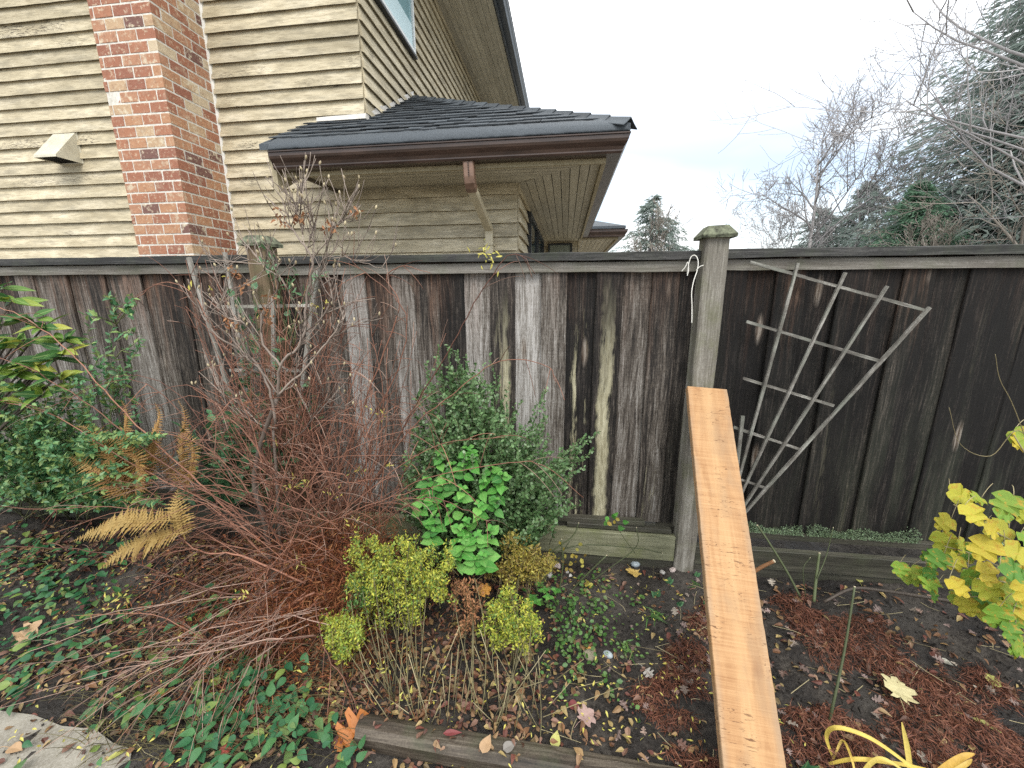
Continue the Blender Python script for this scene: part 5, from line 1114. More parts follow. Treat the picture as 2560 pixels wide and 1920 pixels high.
for lb, pts in (('dark green twin-leaved seedling left of the plank', ((1440, 1258, .05, .2), (1415, 1290, .05, -.6), (1462, 1300, .04, .6))), ('dark green seedling tucked beside the plank edge', ((1500, 1245, .04, .1), (1530, 1280, .045, .5), (1525, 1305, .045, -.4))), ('blue-green fleshy seedling at the bottom beside the plank', ((1735, 1640, .075, .1), (1755, 1655, .07, .7), (1715, 1655, .06, -.8)))):
    p0 = gat(pts[0][0], pts[0][1]+15, .03); o = thing('seedling', p0, lb, 'seedling'); Ms = []; Ts = []
    for (x, y, s, a) in pts:
        for k in range(2): Ms.append(basis(np.array([[math.sin(a+k*.9), -.15, .8]]), np.array([[.2, -1, .5]]), np.array([s*random.uniform(.8, 1.)]))); q_ = gat(x, y+14, .03); q_[2] = float(gz(q_[0], q_[1])); Ts.append(q_[None])
    add_leaves(o, OVATE2, np.vstack(Ms), np.vstack(Ts), LF['salal'])
# ---- rose canes
def canes_thing(name, label, base, lines, mat, r=.005, leaves=None, lmat=None, lsize=(.02, .03), cut=True):
    o = thing(name, gat(*base), label, 'canes'); g = Geo(); ends = []
    for ln in lines:
        P = poly([at(*p) for p in ln[0]], 6); g.tube(P, (ln[1], ln[2]), 6, random.random()); ends.append((P[-1], ln[2], P[-1]-P[-2]))
        for _ in range(int(len(P)*.9)):
            i = random.randint(1, len(P)-1); d_ = runit(1)[0]*.7; g.tube(np.stack([P[i], P[i]+d_*.010]), (.0012, .0002), 3)
    stemmesh(o, g, mat, 'cane')
    if cut:
        c = Geo()
        for e, r_e, d_ in ends: d_ = d_/np.linalg.norm(d_); c.tube(np.stack([e, e+d_*.0025]), r_e*.98, 7)
        c.build('cut_end', M['cutend'], o)
    if leaves:
        T = np.vstack([at(x+random.gauss(0, s), y+random.gauss(0, s), Y)[None] for (x, y, Y, s, n) in leaves for _ in range(n)]); N = len(T)
        add_leaves(o, ROUND, basis(runit(N)+np.array([0, -.2, 0]), runit(N)*.5+np.array([0, -.7, .7]), rng.uniform(*lsize, N)), T, lmat)
    return o
M['cutend'] = m_plain('pale_cut_wood', (.55, .47, .33), .7)
canes_thing('rose_bush', 'thorny green rose canes with few yellow leaves before the left kickboard', (1205, 1330), [
    ([(1195, 1340, -.20), (1240, 1270, -.18), (1310, 1200, -.16)], .0055, .004), ([(1195, 1340, -.2), (1215, 1230, -.2), (1213, 1165, -.2)], .0045, .003), ([(1225, 1290, -.18), (1320, 1225, -.15), (1375, 1180, -.13), (1375, 1140, -.12)], .003, .002), ([(1190, 1330, -.2), (1170, 1220, -.2), (1235, 1160, -.18), (1250, 1130, -.17)], .004, .0025), ([(1170, 1210, -.2), (1250, 1178, -.16), (1380, 1185, -.10), (1430, 1195, -.08)], .003, .002), ([(1230, 1170, -.17), (1180, 1240, -.2), (1150, 1220, -.2)], .003, .002)],
    ST['rose'], leaves=[(1245, 1205, -.2, 14, 9), (1215, 1180, -.2, 12, 6), (1270, 1265, -.2, 8, 6), (1290, 1280, -.2, 8, 6), (1320, 1130, -.15, 9, 4), (1228, 1225, -.2, 10, 6)], lmat=LF['gold'])
sp_ = thing('leafy_sprig', at(1325, 1180, -.12), 'tiny fresh green sprig in front of the loose bottom slats', 'sprig'); T = np.vstack([at(x, y, -.12)[None] for x, y in ((1312, 1115), (1325, 1120), (1330, 1108), (1345, 1128), (1310, 1135), (1335, 1140))]); N = len(T)
add_leaves(sp_, OVATE2, basis(runit(N)*.6+np.array([0, -.3, .1]), np.tile([0, -1, .6], (N, 1))+rng.normal(size=(N, 3))*.3, rng.uniform(.03, .045, N)), T, LF['balm']); stemmesh(sp_, Geo().tube(poly([at(1372, 1195, -.12), at(1340, 1150, -.12), at(1325, 1115, -.12)], 6), (.002, .001), 4), ST['green'])
canes_thing('pruned_canes', 'dark pruned canes with pale cut ends right of the plank', (1690, 1290), [([(1728, 1288, -.24), (1700, 1235, -.20), (1660, 1170, -.15), (1636, 1135, -.12)], .005, .0042), ([(1758, 1300, -.30), (1763, 1250, -.26), (1770, 1195, -.22)], .007, .005), ([(1765, 1250, -.27), (1785, 1200, -.22), (1800, 1140, -.2)], .0025, .0018), ([(1740, 1290, -.24), (1735, 1230, -.22), (1750, 1205, -.2)], .002, .0012)], ST['rose'])
canes_thing('thorny_cane', 'single tall thorny green cane standing alone in the mulch', (1788, 1580), [([(1785, 1590, -.72), (1800, 1520, -.70), (1825, 1400, -.62), (1846, 1268, -.54)], .0058, .0038)], ST['rose'])
canes_thing('fallen_branch', 'dark fallen branch lying across the bed below the yellow-leaved shrub', (1850, 1300), [([(1780, 1300, -.28), (1840, 1272, -.26), (1900, 1275, -.26), (2000, 1290, -.28), (2120, 1310, -.3), (2260, 1340, -.34)], .006, .009)], ST['greyd'], cut=False)
canes_thing('cut_stub', 'short orange-brown cut branch stub behind the plank', (1640, 1250), [([(1600, 1255, -.1), (1640, 1228, -.12), (1672, 1212, -.14)], .010, .009)], m_stem('orange_brown_bark', (.10, .045, .02), (.30, .15, .07)))
# ---- yellowing lobed-leaf shrub at the right
vb = thing('lobed_leaf_shrub', gat(2330, 1420), 'shrub with large yellow and green lobed leaves at the right edge', 'shrub'); b0 = wloc(vb); g = Geo(); Ms = []; Ts = []
lv = [(2050, 1060, .072), (2085, 1090, .066), (2120, 1075, .05), (2055, 1120, .06), (2150, 1095, .06), (2190, 1070, .07), (2180, 1140, .075), (2205, 1150, .06), (2035, 1150, .07), (2070, 1165, .05), (2040, 1195, .06), (2020, 1200, .05), (2110, 1185, .065), (2140, 1165, .075), (2070, 1200, .065), (2010, 1240, .07), (1945, 1215, .05), (1950, 1240, .055), (1968, 1225, .05), (2090, 1230, .075), (2120, 1250, .075), (2160, 1220, .07), (2190, 1215, .08), (2100, 1270, .08), (2140, 1285, .085), (2180, 1265, .08), (2050, 1250, .06), (2200, 1300, .085), (2160, 1310, .075), (2080, 1290, .06), (2210, 1250, .08), (2060, 1180, .06), (2125, 1215, .07), (2195, 1330, .07), (2190, 930, .07), (2205, 945, .06), (2208, 1390, .07), (2190, 1380, .06), (2110, 1320, .05), (2050, 1285, .05), (2230, 1100, .07), (2250, 1200, .08), (2260, 1280, .08), (2015, 1275, .04), (2170, 1180, .07), (2130, 1130, .055), (2155, 1255, .08), (2000, 1225, .05), (2180, 1345, .06)]
for i, (x, y, s) in enumerate(lv):
    Y = random.uniform(-.62, -.40); p = at(x, y, Y); D = np.array([[random.gauss(-.1, .6), -.35+random.gauss(0, .3), -.75+random.gauss(0, .35)]]); Nn = np.array([[random.gauss(0, .35), -1.0, .75+random.gauss(0, .3)]])
    Ms.append(basis(D, Nn, np.array([s*1.12]))); Ts.append(p[None]); j = p+np.array([random.uniform(.03, .08), .05, random.uniform(.0, .05)]); g.tube(bez(j, (j+p)/2+np.array([0, 0, .015]), p, 5), (.0012, .0009), 4, random.random())
for e in ((2000, 1215, -.5), (2060, 1090, -.5), (2040, 1180, -.5), (2090, 1290, -.5), (2150, 1150, -.5), (2190, 940, -.52), (2110, 1250, -.55)): g.tube(bez(b0, (b0+at(*e))/2+np.array([0, 0, .2]), at(*e), 10), (.006, .0018), 5, random.random())
g.tube(poly([at(2250, 1040, -.5), at(2190, 880, -.5), at(2160, 820, -.5), at(2150, 765, -.5)], 6), (.0018, .0008), 4).tube(poly([at(2260, 1010, -.5), at(2200, 930, -.5), at(2140, 985, -.5), at(2075, 960, -.5), at(2050, 880, -.5)], 6), (.0018, .0008), 4)
stemmesh(vb, g, ST['straw'], 'branch'); add_leaves(vb, VIBUR, np.vstack(Ms), np.vstack(Ts), LF['vibur'], smooth=False)
# ---- yellow strap leaves at bottom right
dl = thing('daylily', gat(1900, 1690), 'clump of yellowed arching strap leaves at the bottom right', 'perennial'); strap_me = []
def strap(pts, wd):
    P = poly(pts, 7); n = len(P); t = np.gradient(P, axis=0); t /= np.linalg.norm(t, axis=1, keepdims=True); sd_ = np.cross(t, (CAM-P)/np.linalg.norm(CAM-P, axis=1, keepdims=True)+np.array([.2, 0, .5])); sd_ /= np.linalg.norm(sd_, axis=1, keepdims=True)
    ww = wd*np.sin(np.pi*np.linspace(.12, .985, n))**.6; nn = np.cross(sd_, t); V = np.concatenate([P-sd_*ww[:, None]/2+nn*ww[:, None]*.15, P-nn*ww[:, None]*.1, P+sd_*ww[:, None]/2+nn*ww[:, None]*.15]); q = [(k*n+i, k*n+i+1, (k+1)*n+i+1, (k+1)*n+i) for i in range(n-1) for k in (0, 1)]
    Geo().add(V, q, var=random.random()).build('strap_leaf', LF['daylily'], dl, smooth=True)
d0 = lambda x, y, z_: gat(x, y, z_)
for pts, wd in (([d0(1800, 1640, .02), d0(1785, 1590, .10), d0(1810, 1572, .16), d0(1880, 1595, .16), d0(1960, 1650, .12), d0(2010, 1690, .08)], .013), ([d0(1790, 1650, .02), d0(1850, 1640, .08), d0(1940, 1650, .09), d0(2030, 1668, .06)], .012), ([d0(1850, 1690, .02), d0(1880, 1650, .09), d0(1910, 1640, .12), d0(1960, 1670, .1)], .012), ([d0(1970, 1700, .02), d0(1960, 1620, .10), d0(1948, 1560, .17)], .015), ([d0(1990, 1700, .03), d0(2040, 1660, .1), d0(2080, 1635, .14), d0(2105, 1628, .15)], .018), ([d0(2000, 1700, .03), d0(2080, 1655, .08), d0(2100, 1640, .1)], .012), ([d0(1800, 1640, .02), d0(1820, 1600, .06), d0(1840, 1640, .08), d0(1850, 1690, .05)], .008)): strap(pts, wd)

# ==================================================================== GROUND LITTER, STONES, FALLEN LEAVES
def ground_pts(n, x0=-3.6, x1=3.0, y0=-1.45, y1=-.02):
    x = rng.uniform(x0, x1, n); y = rng.uniform(y0, y1, n); return x, y
x, y = ground_pts(26000); dens = .15+.85*np.clip((vnoise(x*2.6+3, y*2.6+8)*.6+vnoise(x*7+3, y*7+8)*.4-.34)*5, 0, 1); dens *= np.where(x < -.1, 1.0, np.where(x < .55, .40, .17)); dens = np.where((x < -1.35) & (y < -1.08), .12, dens); k = rng.random(len(x)) < dens; x, y = x[k], y[k]; N = len(x)
T = np.stack([x, y, gz(x, y)+rng.uniform(.002, .022, N)], 1); T[(x < -1.35) & (y < -1.08), 2] = np.maximum(T[(x < -1.35) & (y < -1.08), 2], .022)
D = np.stack([rng.normal(size=N), rng.normal(size=N), rng.normal(size=N)*.25], 1); Nn = np.tile(UP, (N, 1))+rng.normal(size=(N, 3))*.4
T = np.where((np.abs(y+.965) < .035)[:, None] & ((x > -.7) & (x < .5))[:, None] & (rng.random(N) < .35)[:, None], np.stack([x, y, np.full(N, .066)], 1), T)
lt = Geo().inst(*leaf_tpl(.5, 4, .22, .3, .65), basis(D, Nn, rng.uniform(.014, .044, N)), T, rng.random(N)).build('leaf_litter', LF['litter']); tag(lt, 'brown leaf litter strewn over the garden bed', 'leaf litter', kind='stuff')
x, y = ground_pts(1500, -3.2, .9, -1.3, -.1); N = len(x); T = np.stack([x, y, gz(x, y)+rng.uniform(.008, .05, N)], 1); D = np.stack([rng.normal(size=N), rng.normal(size=N), rng.normal(size=N)*.3], 1)
yb = Geo().inst(*leaf_tpl(.34, 3, .15, .2, .75), basis(D, np.tile(UP, (N, 1))+rng.normal(size=(N, 3))*.5, rng.uniform(.010, .024, N)), T, rng.random(N)).build('yellow_leaf_litter', LF['yellow']); tag(yb, 'tiny yellow fallen leaves sprinkled over the bed', 'leaf litter', kind='stuff')
x, y = ground_pts(420, .2, 2.6, -1.4, -.08); N = len(x); T = np.stack([x, y, gz(x, y)+rng.uniform(.008, .03, N)], 1); D = np.stack([rng.normal(size=N), rng.normal(size=N), rng.normal(size=N)*.3], 1)
pb = Geo().inst(*OAK, basis(D, np.tile(UP, (N, 1))+rng.normal(size=(N, 3))*.45, rng.uniform(.015, .042, N)), T, rng.random(N)).build('curled_leaf_litter', LF['greyleaf']); tag(pb, 'small curled pink-grey leaves scattered right of the plank', 'leaf litter', kind='stuff')
# fine crumbs and clods
x, y = ground_pts(9000); N = len(x); T = np.stack([x, y, gz(x, y)+rng.uniform(-.002, .004, N)], 1)
oct_v = np.array([(1, 0, 0), (-1, 0, 0), (0, 1, 0), (0, -1, 0), (0, 0, .8), (0, 0, -.8)], float); oct_f = np.array([(0, 2, 4), (2, 1, 4), (1, 3, 4), (3, 0, 4), (2, 0, 5), (1, 2, 5), (3, 1, 5), (0, 3, 5)])
cs = rng.uniform(.0025, .010, N)**1.0; cs *= np.where(rng.random(N) < .05, 2.4, 1)
cm = Geo().inst(oct_v, oct_f, basis(runit(N), runit(N), np.stack([cs, cs*rng.uniform(.6, 1.2, N), cs*.8], 1)), T, rng.random(N)).build('soil_clods', M['soil']); tag(cm, 'crumbly soil clods scattered on the bed', 'soil', kind='stuff')
# rusty needle mulch in patches
x, y = ground_pts(150000, .15, 3.2, -1.5, -.05); pc = [(1690, 1310, 45), (1740, 1360, 60), (1800, 1400, 60), (1870, 1390, 70), (1930, 1440, 70), (1990, 1480, 75), (2060, 1530, 80), (2120, 1590, 90), (2190, 1640, 90), (2000, 1600, 70), (1740, 1570, 50), (1690, 1600, 50), (1850, 1600, 60), (1470, 1480, 50), (1430, 1500, 55), (1490, 1560, 60), (1530, 1640, 60), (1480, 1410, 40), (1520, 1350, 40), (1545, 1330, 35), (1790, 1640, 60), (2150, 1480, 45)]
C_ = np.array([gat(a, b, .02) for a, b, _ in pc]); Rr_ = np.array([np.linalg.norm(gat(a+r_c, b, .02)-gat(a, b, .02)) for a, b, r_c in pc])
mz = np.full(len(x), -9.0)
for c_, r_c in zip(C_, Rr_): mz = np.maximum(mz, 1-np.hypot(x-c_[0], (y-c_[1])*1.15)/(r_c*1.25))
mz = mz+(vnoise(x*6+2, y*6+1)-.5)*1.0+(vnoise(x*17+2, y*17+1)-.5)*.7; k = (mz > .12) & (y < -.12); mz = .42+mz*.25; x, y, mz = x[k], y[k], mz[k]; N = len(x); print('needles', N)
T = np.stack([x, y, gz(x, y)+rng.random(N)*.045*np.clip((mz-.42)*5, .15, 1)], 1); D = np.stack([rng.normal(size=N)+.5, rng.normal(size=N)-.3, rng.normal(size=N)*.35], 1)
nd = Geo().inst(*leaf_tpl(.085, 3, .2, .7, .5), basis(D, np.tile(UP, (N, 1))+rng.normal(size=(N, 3))*.6, rng.uniform(.016, .046, N)), T, rng.random(N)).build('needle_mulch', LF['needle']); tag(nd, 'rusty red fallen needle mulch over dark soil', 'mulch', kind='stuff')
# dead grass and stalks lying over the ground cover
g = Geo()
for _ in range(420):
    p = gat(random.uniform(180, 800), random.uniform(1380, 1645), .02)
    if p[1] < -1.2: continue
    p[2] = float(gz(p[0], p[1]))+.01; an = random.gauss(3.6, .8); L = random.uniform(.06, .22); e = p+np.array([math.cos(an)*L, math.sin(an)*L*.6, random.uniform(.0, .07)]); g.tube(bez(p, (p+e)/2+np.array([0, 0, random.uniform(.01, .06)]), e, 6), (.0014, .0007), 3, random.random())
tag(g.build('dead_grass', ST['stalk']), 'dead grass stalks lying over the ground cover at lower left', 'grass', kind='stuff')
# loose twigs on the ground
g = Geo(); x, y = ground_pts(420); 
for a, b in zip(x, y):
    an = random.random()*6.28; L = random.uniform(.03, .16); p = np.array([a, b, float(gz(a, b))+.008]); q_ = p+np.array([math.cos(an)*L, math.sin(an)*L*.7, random.uniform(-.003, .02)]); g.tube(np.stack([p, (p+q_)/2+rng.normal(size=3)*.004, q_]), random.uniform(.0006, .0016), 3, random.random())
tag(g.build('twig_litter', ST['straw']), 'dry twigs and stalks littering the bed', 'twigs', kind='stuff')
# pebbles by the kickboard
def pebble_mesh(seed, mat):
    r = np.random.default_rng(seed); n, m = 7, 10; V = [(0, 0, -1)]; nz = r.normal(size=(4, 3))
    for i in range(1, n):
        for j in range(m):
            a, b = math.pi*i/n-math.pi/2, 2*math.pi*j/m; p = np.array([math.cos(a)*math.cos(b), math.cos(a)*math.sin(b), math.sin(a)]); s = 1+.06*sum(math.sin(2*(p@q_)+k) for k, q_ in enumerate(nz)); V.append(tuple(p*s))
    V.append((0, 0, 1)); e = len(V)-1
    q = [(1+i*m+j, 1+i*m+(j+1) % m, 1+(i+1)*m+(j+1) % m, 1+(i+1)*m+j) for i in range(n-2) for j in range(m)]; t = [(0, 1+(j+1) % m, 1+j) for j in range(m)]+[(e, 1+(n-2)*m+j, 1+(n-2)*m+(j+1) % m) for j in range(m)]
    return Geo().add(V, q, t).mesh('pebble', mat, smooth=True)
M['stoneb'] = m_noise('blue_grey_pebble', (.20, .24, .26), (.36, .40, .42), 6, .45, .5, .1, .004); M['stonep'] = m_noise('pinkish_pebble', (.30, .24, .22), (.46, .39, .36), 8, .6, .3, .2, .004); M['stonet'] = m_noise('mossy_brown_stone', (.14, .12, .08), (.28, .25, .18), 14, .8, .3, .4, .006); M['stonew'] = m_noise('white_pebble', (.42, .41, .38), (.62, .60, .56), 9, .55, .4, .2, .004)
pm = {}
def pebble(x, y, sz, mat, label, group=None, Zp=.06):
    if mat not in pm: pm[mat] = [pebble_mesh(len(pm)*3+k, M[mat]) for k in range(2)]
    p = gat(x, y, Zp); p[2] = float(gz(p[0], p[1]))+sz*.25; o = place('pebble', random.choice(pm[mat]), None, p, (random.gauss(0, .2), random.gauss(0, .2), random.random()*3), (sz*random.uniform(.9, 1.2), sz*random.uniform(.75, .95), sz*.6)); tag(o, label, 'stone', group)
pebble(1372, 1222, .031, 'stoneb', 'large smooth blue-grey pebble at the end of the kickboard')
pebble(1203, 1215, .027, 'stonep', 'pinkish pebble at the left among the rose canes'); pebble(1187, 1237, .024, 'stone', 'grey pebble lowest of the cluster by the rose canes')
pebble(1276, 1388, .030, 'stonet', 'brown mossy egg-shaped stone on the soil among weeds'); pebble(1315, 1390, .020, 'stoneb', 'flat blue-grey stone chip beside the brown mossy stone')
pebble(1345, 1215, .013, 'stone', 'small grey pebble touching the large blue-grey one'); pebble(1452, 1240, .017, 'stonep', 'pale pink stone left of the grey post foot'); pebble(1430, 1240, .017, 'stone', 'dull grey stone near the grey post foot')
pebble(1208, 1196, .014, 'stonew', 'white pebble topmost of the cluster by the rose canes')
for i_p, (x, y, s) in enumerate(((1222, 1190, .018), (1232, 1200, .014), (1250, 1193, .014), (1262, 1197, .012), (1274, 1195, .013), (1268, 1190, .012), (1225, 1225, .012), (1233, 1232, .012), (1285, 1200, .010), (1318, 1200, .012), (1327, 1205, .014), (1340, 1207, .012), (1258, 1203, .010), (1277, 1205, .010), (1215, 1210, .010))): pebble(x, y, s, random.choice(('stone', 'stonew', 'stone')), 'small grey pebble in the row along the kickboard foot', 'pebbles along the kickboard foot')
# distinct fallen leaves
def fallen(name, x, y, L, tpl, mat, label, yaw, tilt=(.1, -.3), lift=.012, Z=.02, petiole=True, cat='leaf'):
    p = gat(x, y, Z); p[2] = float(gz(p[0], p[1]))+lift if Z < .05 else Z; g = Geo(); D = np.array([[math.sin(yaw), math.cos(yaw), tilt[0]]]); Nn = np.array([[random.gauss(0, .1), tilt[1], 1.0]]); Mx = basis(D, Nn, np.array([L])); g.inst(tpl[0]-np.array([0, .45, 0]), tpl[1], Mx, p[None], np.array([0.]))
    if petiole: m = Mx[0]; g.tube(np.stack([p+m@np.array([0, -.45, 0]), p+m@np.array([.03, -.8, .05]), p+m@np.array([.1, -1.1, .02])]), (.0012, .0009), 4)
    tag(g.build(name, mat, origin=p), label, cat)
fl = lambda n, *c: m_leaf(n, list(c), .55, .2, .35)
MO = fl('orange_oak_leaf', (.42, .15, .04), (.48, .19, .05)); MP = fl('pale_maple_leaf', (.50, .44, .22), (.54, .48, .26)); MY = m_leaf('yellow_maple_leaf', [(.58, .40, .12), (.60, .44, .14)], .55, .2, .35); MR = fl('pinkish_leaf', (.36, .24, .21), (.40, .28, .24)); MT = fl('tan_leaf', (.42, .27, .15), (.46, .31, .18)); MD = fl('dark_red_leaf', (.15, .03, .035), (.18, .04, .04)); MG = fl('yellow_green_leaf', (.42, .42, .12), (.46, .45, .14)); MOr = fl('orange_leaf', (.62, .30, .06), (.64, .34, .08))
fallen('fallen_leaf', 757, 1590, .14, OAK, MO, 'orange lobed oak leaf at the left end of the landscape timber', .6, (.25, -.5), .03)
fallen('fallen_leaf', 1938, 1495, .095, MAPLE, MP, 'pale yellow maple leaf lying on the needle mulch', .5, (.1, -.35), .025)
fallen('fallen_leaf', 1367, 1262, .066, MAPLE, MY, 'yellow maple leaf with a green centre below the blue-grey pebble', 2.9, (.05, -.4), .018)
fallen('fallen_leaf', 1050, 1607, .060, OVATE2, MT, 'curled tan leaf resting on the landscape timber', .3, (.2, -.3), .02, .075, False)
fallen('fallen_leaf', 975, 1582, .065, LANCE, MD, 'dark red narrow leaf on the landscape timber', 1.4, (.1, -.3), .02, .07, False)
fallen('fallen_leaf', 1100, 1612, .05, OVATE2, fl('grey_leaf', (.20, .18, .16), (.24, .22, .20)), 'grey leaf on the timber right of the tan leaf', 1.0, (.1, -.3), .02, .065, False)
fallen('fallen_leaf', 1047, 1274, .055, VIBUR, MOr, 'orange leaf caught under the bright green herb', 1.2, (.1, -.7), .12, .22, False)
fallen('fallen_leaf', 1268, 1548, .06, MAPLE, MR, 'pink-grey leaf on the soil below the mossy stone', .9); fallen('fallen_leaf', 1240, 1525, .05, OVATE2, MD, 'crumpled reddish leaf beside the pink-grey leaf', 2.0)
fallen('fallen_leaf', 1200, 1600, .055, OVATE2, MG, 'yellow-green pointed leaf right behind the landscape timber', .2, (.3, -.5), .02); fallen('fallen_leaf', 1400, 1450, .05, OAK, fl('pale_grey_leaf', (.40, .37, .33), (.44, .41, .37)), 'pale grey curled leaf on the dark soil left of the plank', 2.6)
fallen('fallen_leaf', 2130, 1345, .085, OAK, MR, 'dusty pink lobed leaf below the yellow-leaved shrub', 1.9); fallen('fallen_leaf', 2130, 1560, .075, LANCE, MG, 'yellow narrow leaf on the mulch near the right edge', 2.2); fallen('fallen_leaf', 1755, 1255, .05, OVATE2, MR, 'pinkish leaf near the pruned canes', 1.0); fallen('fallen_leaf', 1850, 1275, .05, OVATE2, MG, 'pale yellow leaf by the fallen branch', .4); fallen('fallen_leaf', 2145, 1470, .045, VIBUR, MG, 'yellow-green lobed leaf on the mulch at right', .8); fallen('fallen_leaf', 2045, 1425, .04, OVATE2, fl('silvery_leaf', (.42, .40, .33), (.46, .44, .37)), 'silvery leaf on the mulch below the shrub', 2.4)
fallen('fallen_leaf', 1275, 1395, .03, OVATE2, MOr, 'small orange leaf beside the mossy stone', 1.9); fallen('fallen_leaf', 68, 1380, .10, MAPLE, MT, 'curled tan leaf standing in the ground cover at left', .3, (.7, -.8), .04); fallen('fallen_leaf', 310, 1520, .11, LANCE, MT, 'long rolled tan leaf near the concrete path', 1.0, (.15, -.5), .03); fallen('fallen_leaf', 345, 1500, .10, LANCE, fl('orange_brown_leaf', (.34, .14, .04), (.38, .17, .05)), 'long orange-brown rolled leaf beside the tan one', .8, (.15, -.5), .03); fallen('fallen_leaf', 250, 1620, .06, LANCE, MG, 'bright yellow-green leaf lying on the concrete path', .6, (.05, -.1), .01, .040); fallen('fallen_leaf', 30, 1610, .055, OVATE2, MT, 'beige leaf on the concrete path at the left edge', 1.6, (.05, -.1), .01, .040); fallen('fallen_leaf', 490, 1625, .05, OVATE2, fl('red_leaf', (.36, .07, .05), (.40, .09, .06)), 'red leaf among the ground cover at the bottom', .4, (.2, -.5), .03); fallen('fallen_leaf', 180, 1565, .09, LANCE, fl('pink_brown_leaf', (.36, .22, .16), (.40, .26, .19)), 'pink-brown leaf bridging the path edge', 1.5, (.05, -.3), .02, .045)
# trailing thin stick in soil

# ==================================================================== TREES BEHIND
def bare_tree(name, label, base, h, levels=4, r0=.10, spread=.55, seed=1, mat='dark', lean=(0, 0), first=.25, nb=7, twigk=3, group=None, droop=0.0, minr=.006):
    r = random.Random(seed); o = thing(name, base, label, 'tree', group); gt = Geo(); gb = Geo()
    def grow(p, d, L, rad, lev):
        n = 7; P = [p]; dd = d.copy()
        for i in range(n-1):
            dd = dd+np.array([r.gauss(0, .10), r.gauss(0, .10), r.gauss(0, .06)+(.05 if lev else .0)-droop*(lev > 1)]); dd /= np.linalg.norm(dd); P.append(P[-1]+dd*L/(n-1))
        P = np.array(P); (gt if lev == 0 else gb).tube(P, (rad, max(rad*.35, minr)), 6 if lev == 0 else (4 if lev == 1 else 3), r.random())
        if lev >= levels: return
        k = nb if lev == 0 else r.randint(4, 5)
        for j in range(k):
            u = (first+(1-first)*(j+r.random()*.8)/k) if lev == 0 else r.uniform(.2, 1.0); i = min(int(u*(n-1)), n-2); q = P[i]+(P[i+1]-P[i])*(u*(n-1)-i)
            t = P[i+1]-P[i]; t /= np.linalg.norm(t); a = r.random()*6.28; s = np.cross(t, [math.cos(a), math.sin(a), .3]); s /= np.linalg.norm(s); v = t*(1-spread*.6)+s*spread*r.uniform(.7, 1.3); v /= np.linalg.norm(v)
            grow(q, v, L*r.uniform(.42, .66)*(1 if lev else (1.15-.6*u)), max(rad*.45, minr), lev+1)
    grow(np.array(base, float), np.array([lean[0], lean[1], 1.0]), h, r0, 0)
    stemmesh(o, gt, ST[mat], 'trunk'); stemmesh(o, gb, ST[mat], 'crown', True); return o
def conifer(name, label, base, h, rad, n=9000, seed=1, mat='conif', ls=(.12, .28), group=None, zlow=.05, shape=.8):
    r = np.random.default_rng(seed); base = np.array(base, float); o = thing(name, base, label, 'tree', group)
    stemmesh(o, Geo().tube(np.stack([base, base+[0, 0, h*.5], base+[0, 0, h*.98]]), (rad*.06, .01), 7), ST['dark'], 'trunk')
    g = Geo(); nb = int(n/90); T = []; D = []
    for k in range(nb):
        u = zlow+(1-zlow)*(k+r.random())/nb; L = rad*((1-u)**shape)*r.uniform(.45, 1.15)+.05; a = r.random()*6.28; z0 = base[2]+h*u; dx, dy = math.cos(a), math.sin(a); s = np.linspace(0, 1, 8); P = np.stack([base[0]+dx*L*s, base[1]+dy*L*s, z0+L*(.10*s-.30*s*s)], 1); g.tube(P, (.02, .005), 3, .5)
        m = int(80*(.35+.9*L/rad)); s2 = r.random(m)**.7; p = np.stack([base[0]+dx*L*s2, base[1]+dy*L*s2, z0+L*(.10*s2-.30*s2*s2)], 1); sdv_ = np.array([-dy, dx, 0]); off_ = r.normal(size=m)*.16*L*(1.1-s2*.6); T.append(p+sdv_*off_[:, None]+r.normal(size=(m, 3))*.05); D.append(np.array([dx, dy, -.35])+sdv_*np.sign(off_)[:, None]*.8+r.normal(size=(m, 3))*.3)
    T = np.vstack(T); D = np.vstack(D); N = len(T); stemmesh(o, g, ST['dark'], 'branch', True); sc = r.uniform(ls[0], ls[1], N)
    f = Geo().inst(*SMALL, basis(D, np.tile(UP, (N, 1))+r.normal(size=(N, 3))*.5, np.stack([sc*.42, sc, sc], 1)), T, r.random(N)).build('crown', LF[mat], o); f['kind'] = 'stuff'; return o
def far(x, y, Y, z=0.0): p = at(x, y, Y); p[2] = z; return p
hgt = lambda x, y, Y: at(x, y, Y)[2]
conifer('conifer', 'dark conifer beyond the house corner left of the grey post', far(1405, 545, 24), hgt(1400, 424, 24), 5.8, 11000, 3, ls=(.20, .45))
bare_tree('bare_tree', 'pale leafless tree in front of the conifer left of the grey post', far(1432, 545, 22), hgt(1440, 440, 22)*.72, 4, .06, .45, 11, 'grey', first=.15, nb=9, minr=.010)
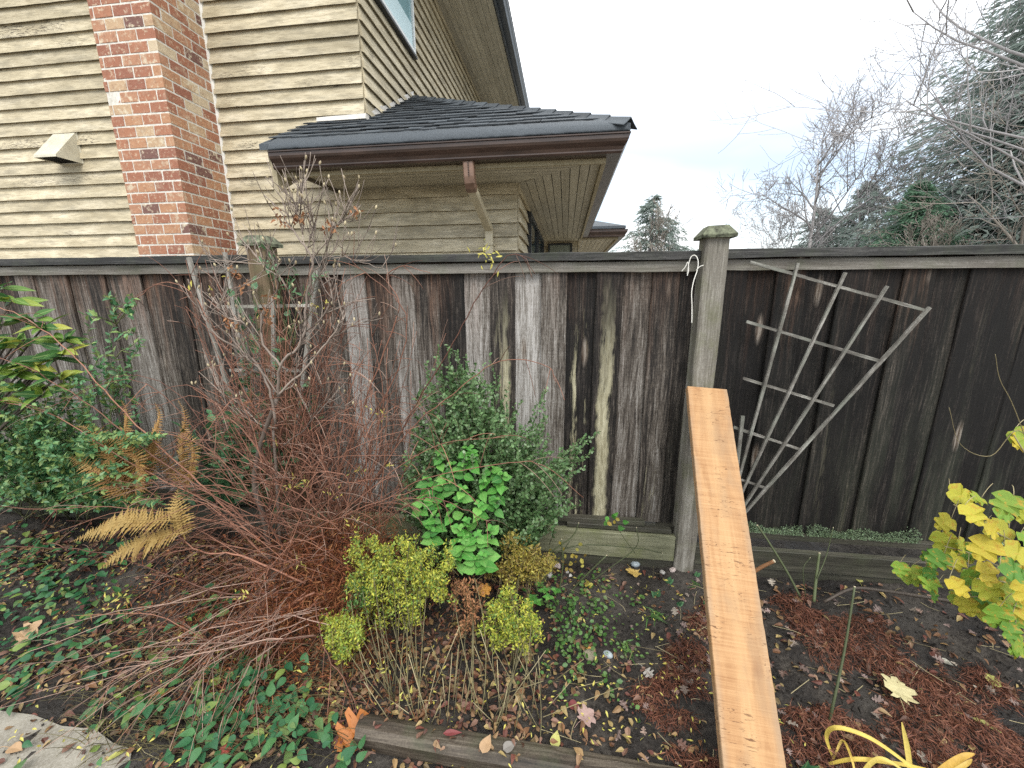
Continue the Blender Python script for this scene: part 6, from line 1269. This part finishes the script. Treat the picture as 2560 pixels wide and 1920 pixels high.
bare_tree('bare_tree', 'thin leafless tree leaning right of the conifer left of the post', far(1468, 545, 25), hgt(1470, 440, 25)*.75, 3, .06, .45, 12, 'dark', (.12, 0), .2, 8, minr=.009)
bare_tree('bare_tree', 'tall leafless tree right of the grey post with spreading crown', far(1748, 540, 20), hgt(1765, 225, 20)*.80, 4, .11, .66, 21, 'dark', (.02, 0), .30, 12, minr=.010)
bare_tree('bare_tree', 'second leafless tree behind the tall one right of the post', far(1830, 540, 23), hgt(1850, 285, 23)*.72, 4, .10, .66, 22, 'dark', (.05, 0), .3, 9, minr=.011)
bare_tree('bare_tree', 'slender purplish leafless tree just right of the post', far(1655, 540, 21), hgt(1665, 410, 21)*.72, 4, .06, .6, 23, 'dark', (0.02, 0), .15, 11, minr=.008)
conifer('conifer', 'low dark evergreen under the leafless trees right of the post', far(1760, 545, 27), hgt(1760, 450, 27), 6.0, 14000, 5, ls=(.2, .44))
conifer('conifer', 'mid-sized dark evergreen behind the leafless trees', far(1850, 545, 29), hgt(1850, 395, 29), 6.0, 16000, 6, ls=(.22, .48))
conifer('conifer', 'green cedar rising behind the middle of the right fence panel', far(1960, 545, 17), hgt(1960, 395, 17), 3.9, 30000, 7, 'conifg', (.13, .28), zlow=.02, shape=.85)
conifer('conifer', 'big dark conifer at the right edge of the photo', far(2290, 560, 19), 21.0, 10.5, 170000, 8, ls=(.24, .55), zlow=.02, shape=.9)
conifer('conifer', 'broad evergreen filling the right edge above the fence', far(2120, 545, 18), hgt(2120, 470, 18), 5.5, 20000, 9, ls=(.16, .36), zlow=.02, shape=.5)
bare_tree('bare_tree', 'large leafless tree with pale limbs in front of the big conifer', far(2240, 545, 13), 6.6, 4, .12, .58, 31, 'grey', (-.05, 0), .25, 8, minr=.007)
bare_tree('bare_tree', 'leafless tree whose dark boughs reach in from the top right', far(2430, 560, 11), 9.5, 4, .10, .70, 35, 'dark', (-.06, 0), .30, 12, minr=.006)
bare_tree('bare_tree', 'grey leafless thicket tree right of the green cedar', far(2030, 545, 15), hgt(2030, 440, 15)*.75, 4, .06, .55, 37, 'grey', (.03, 0), .15, 9, minr=.007)
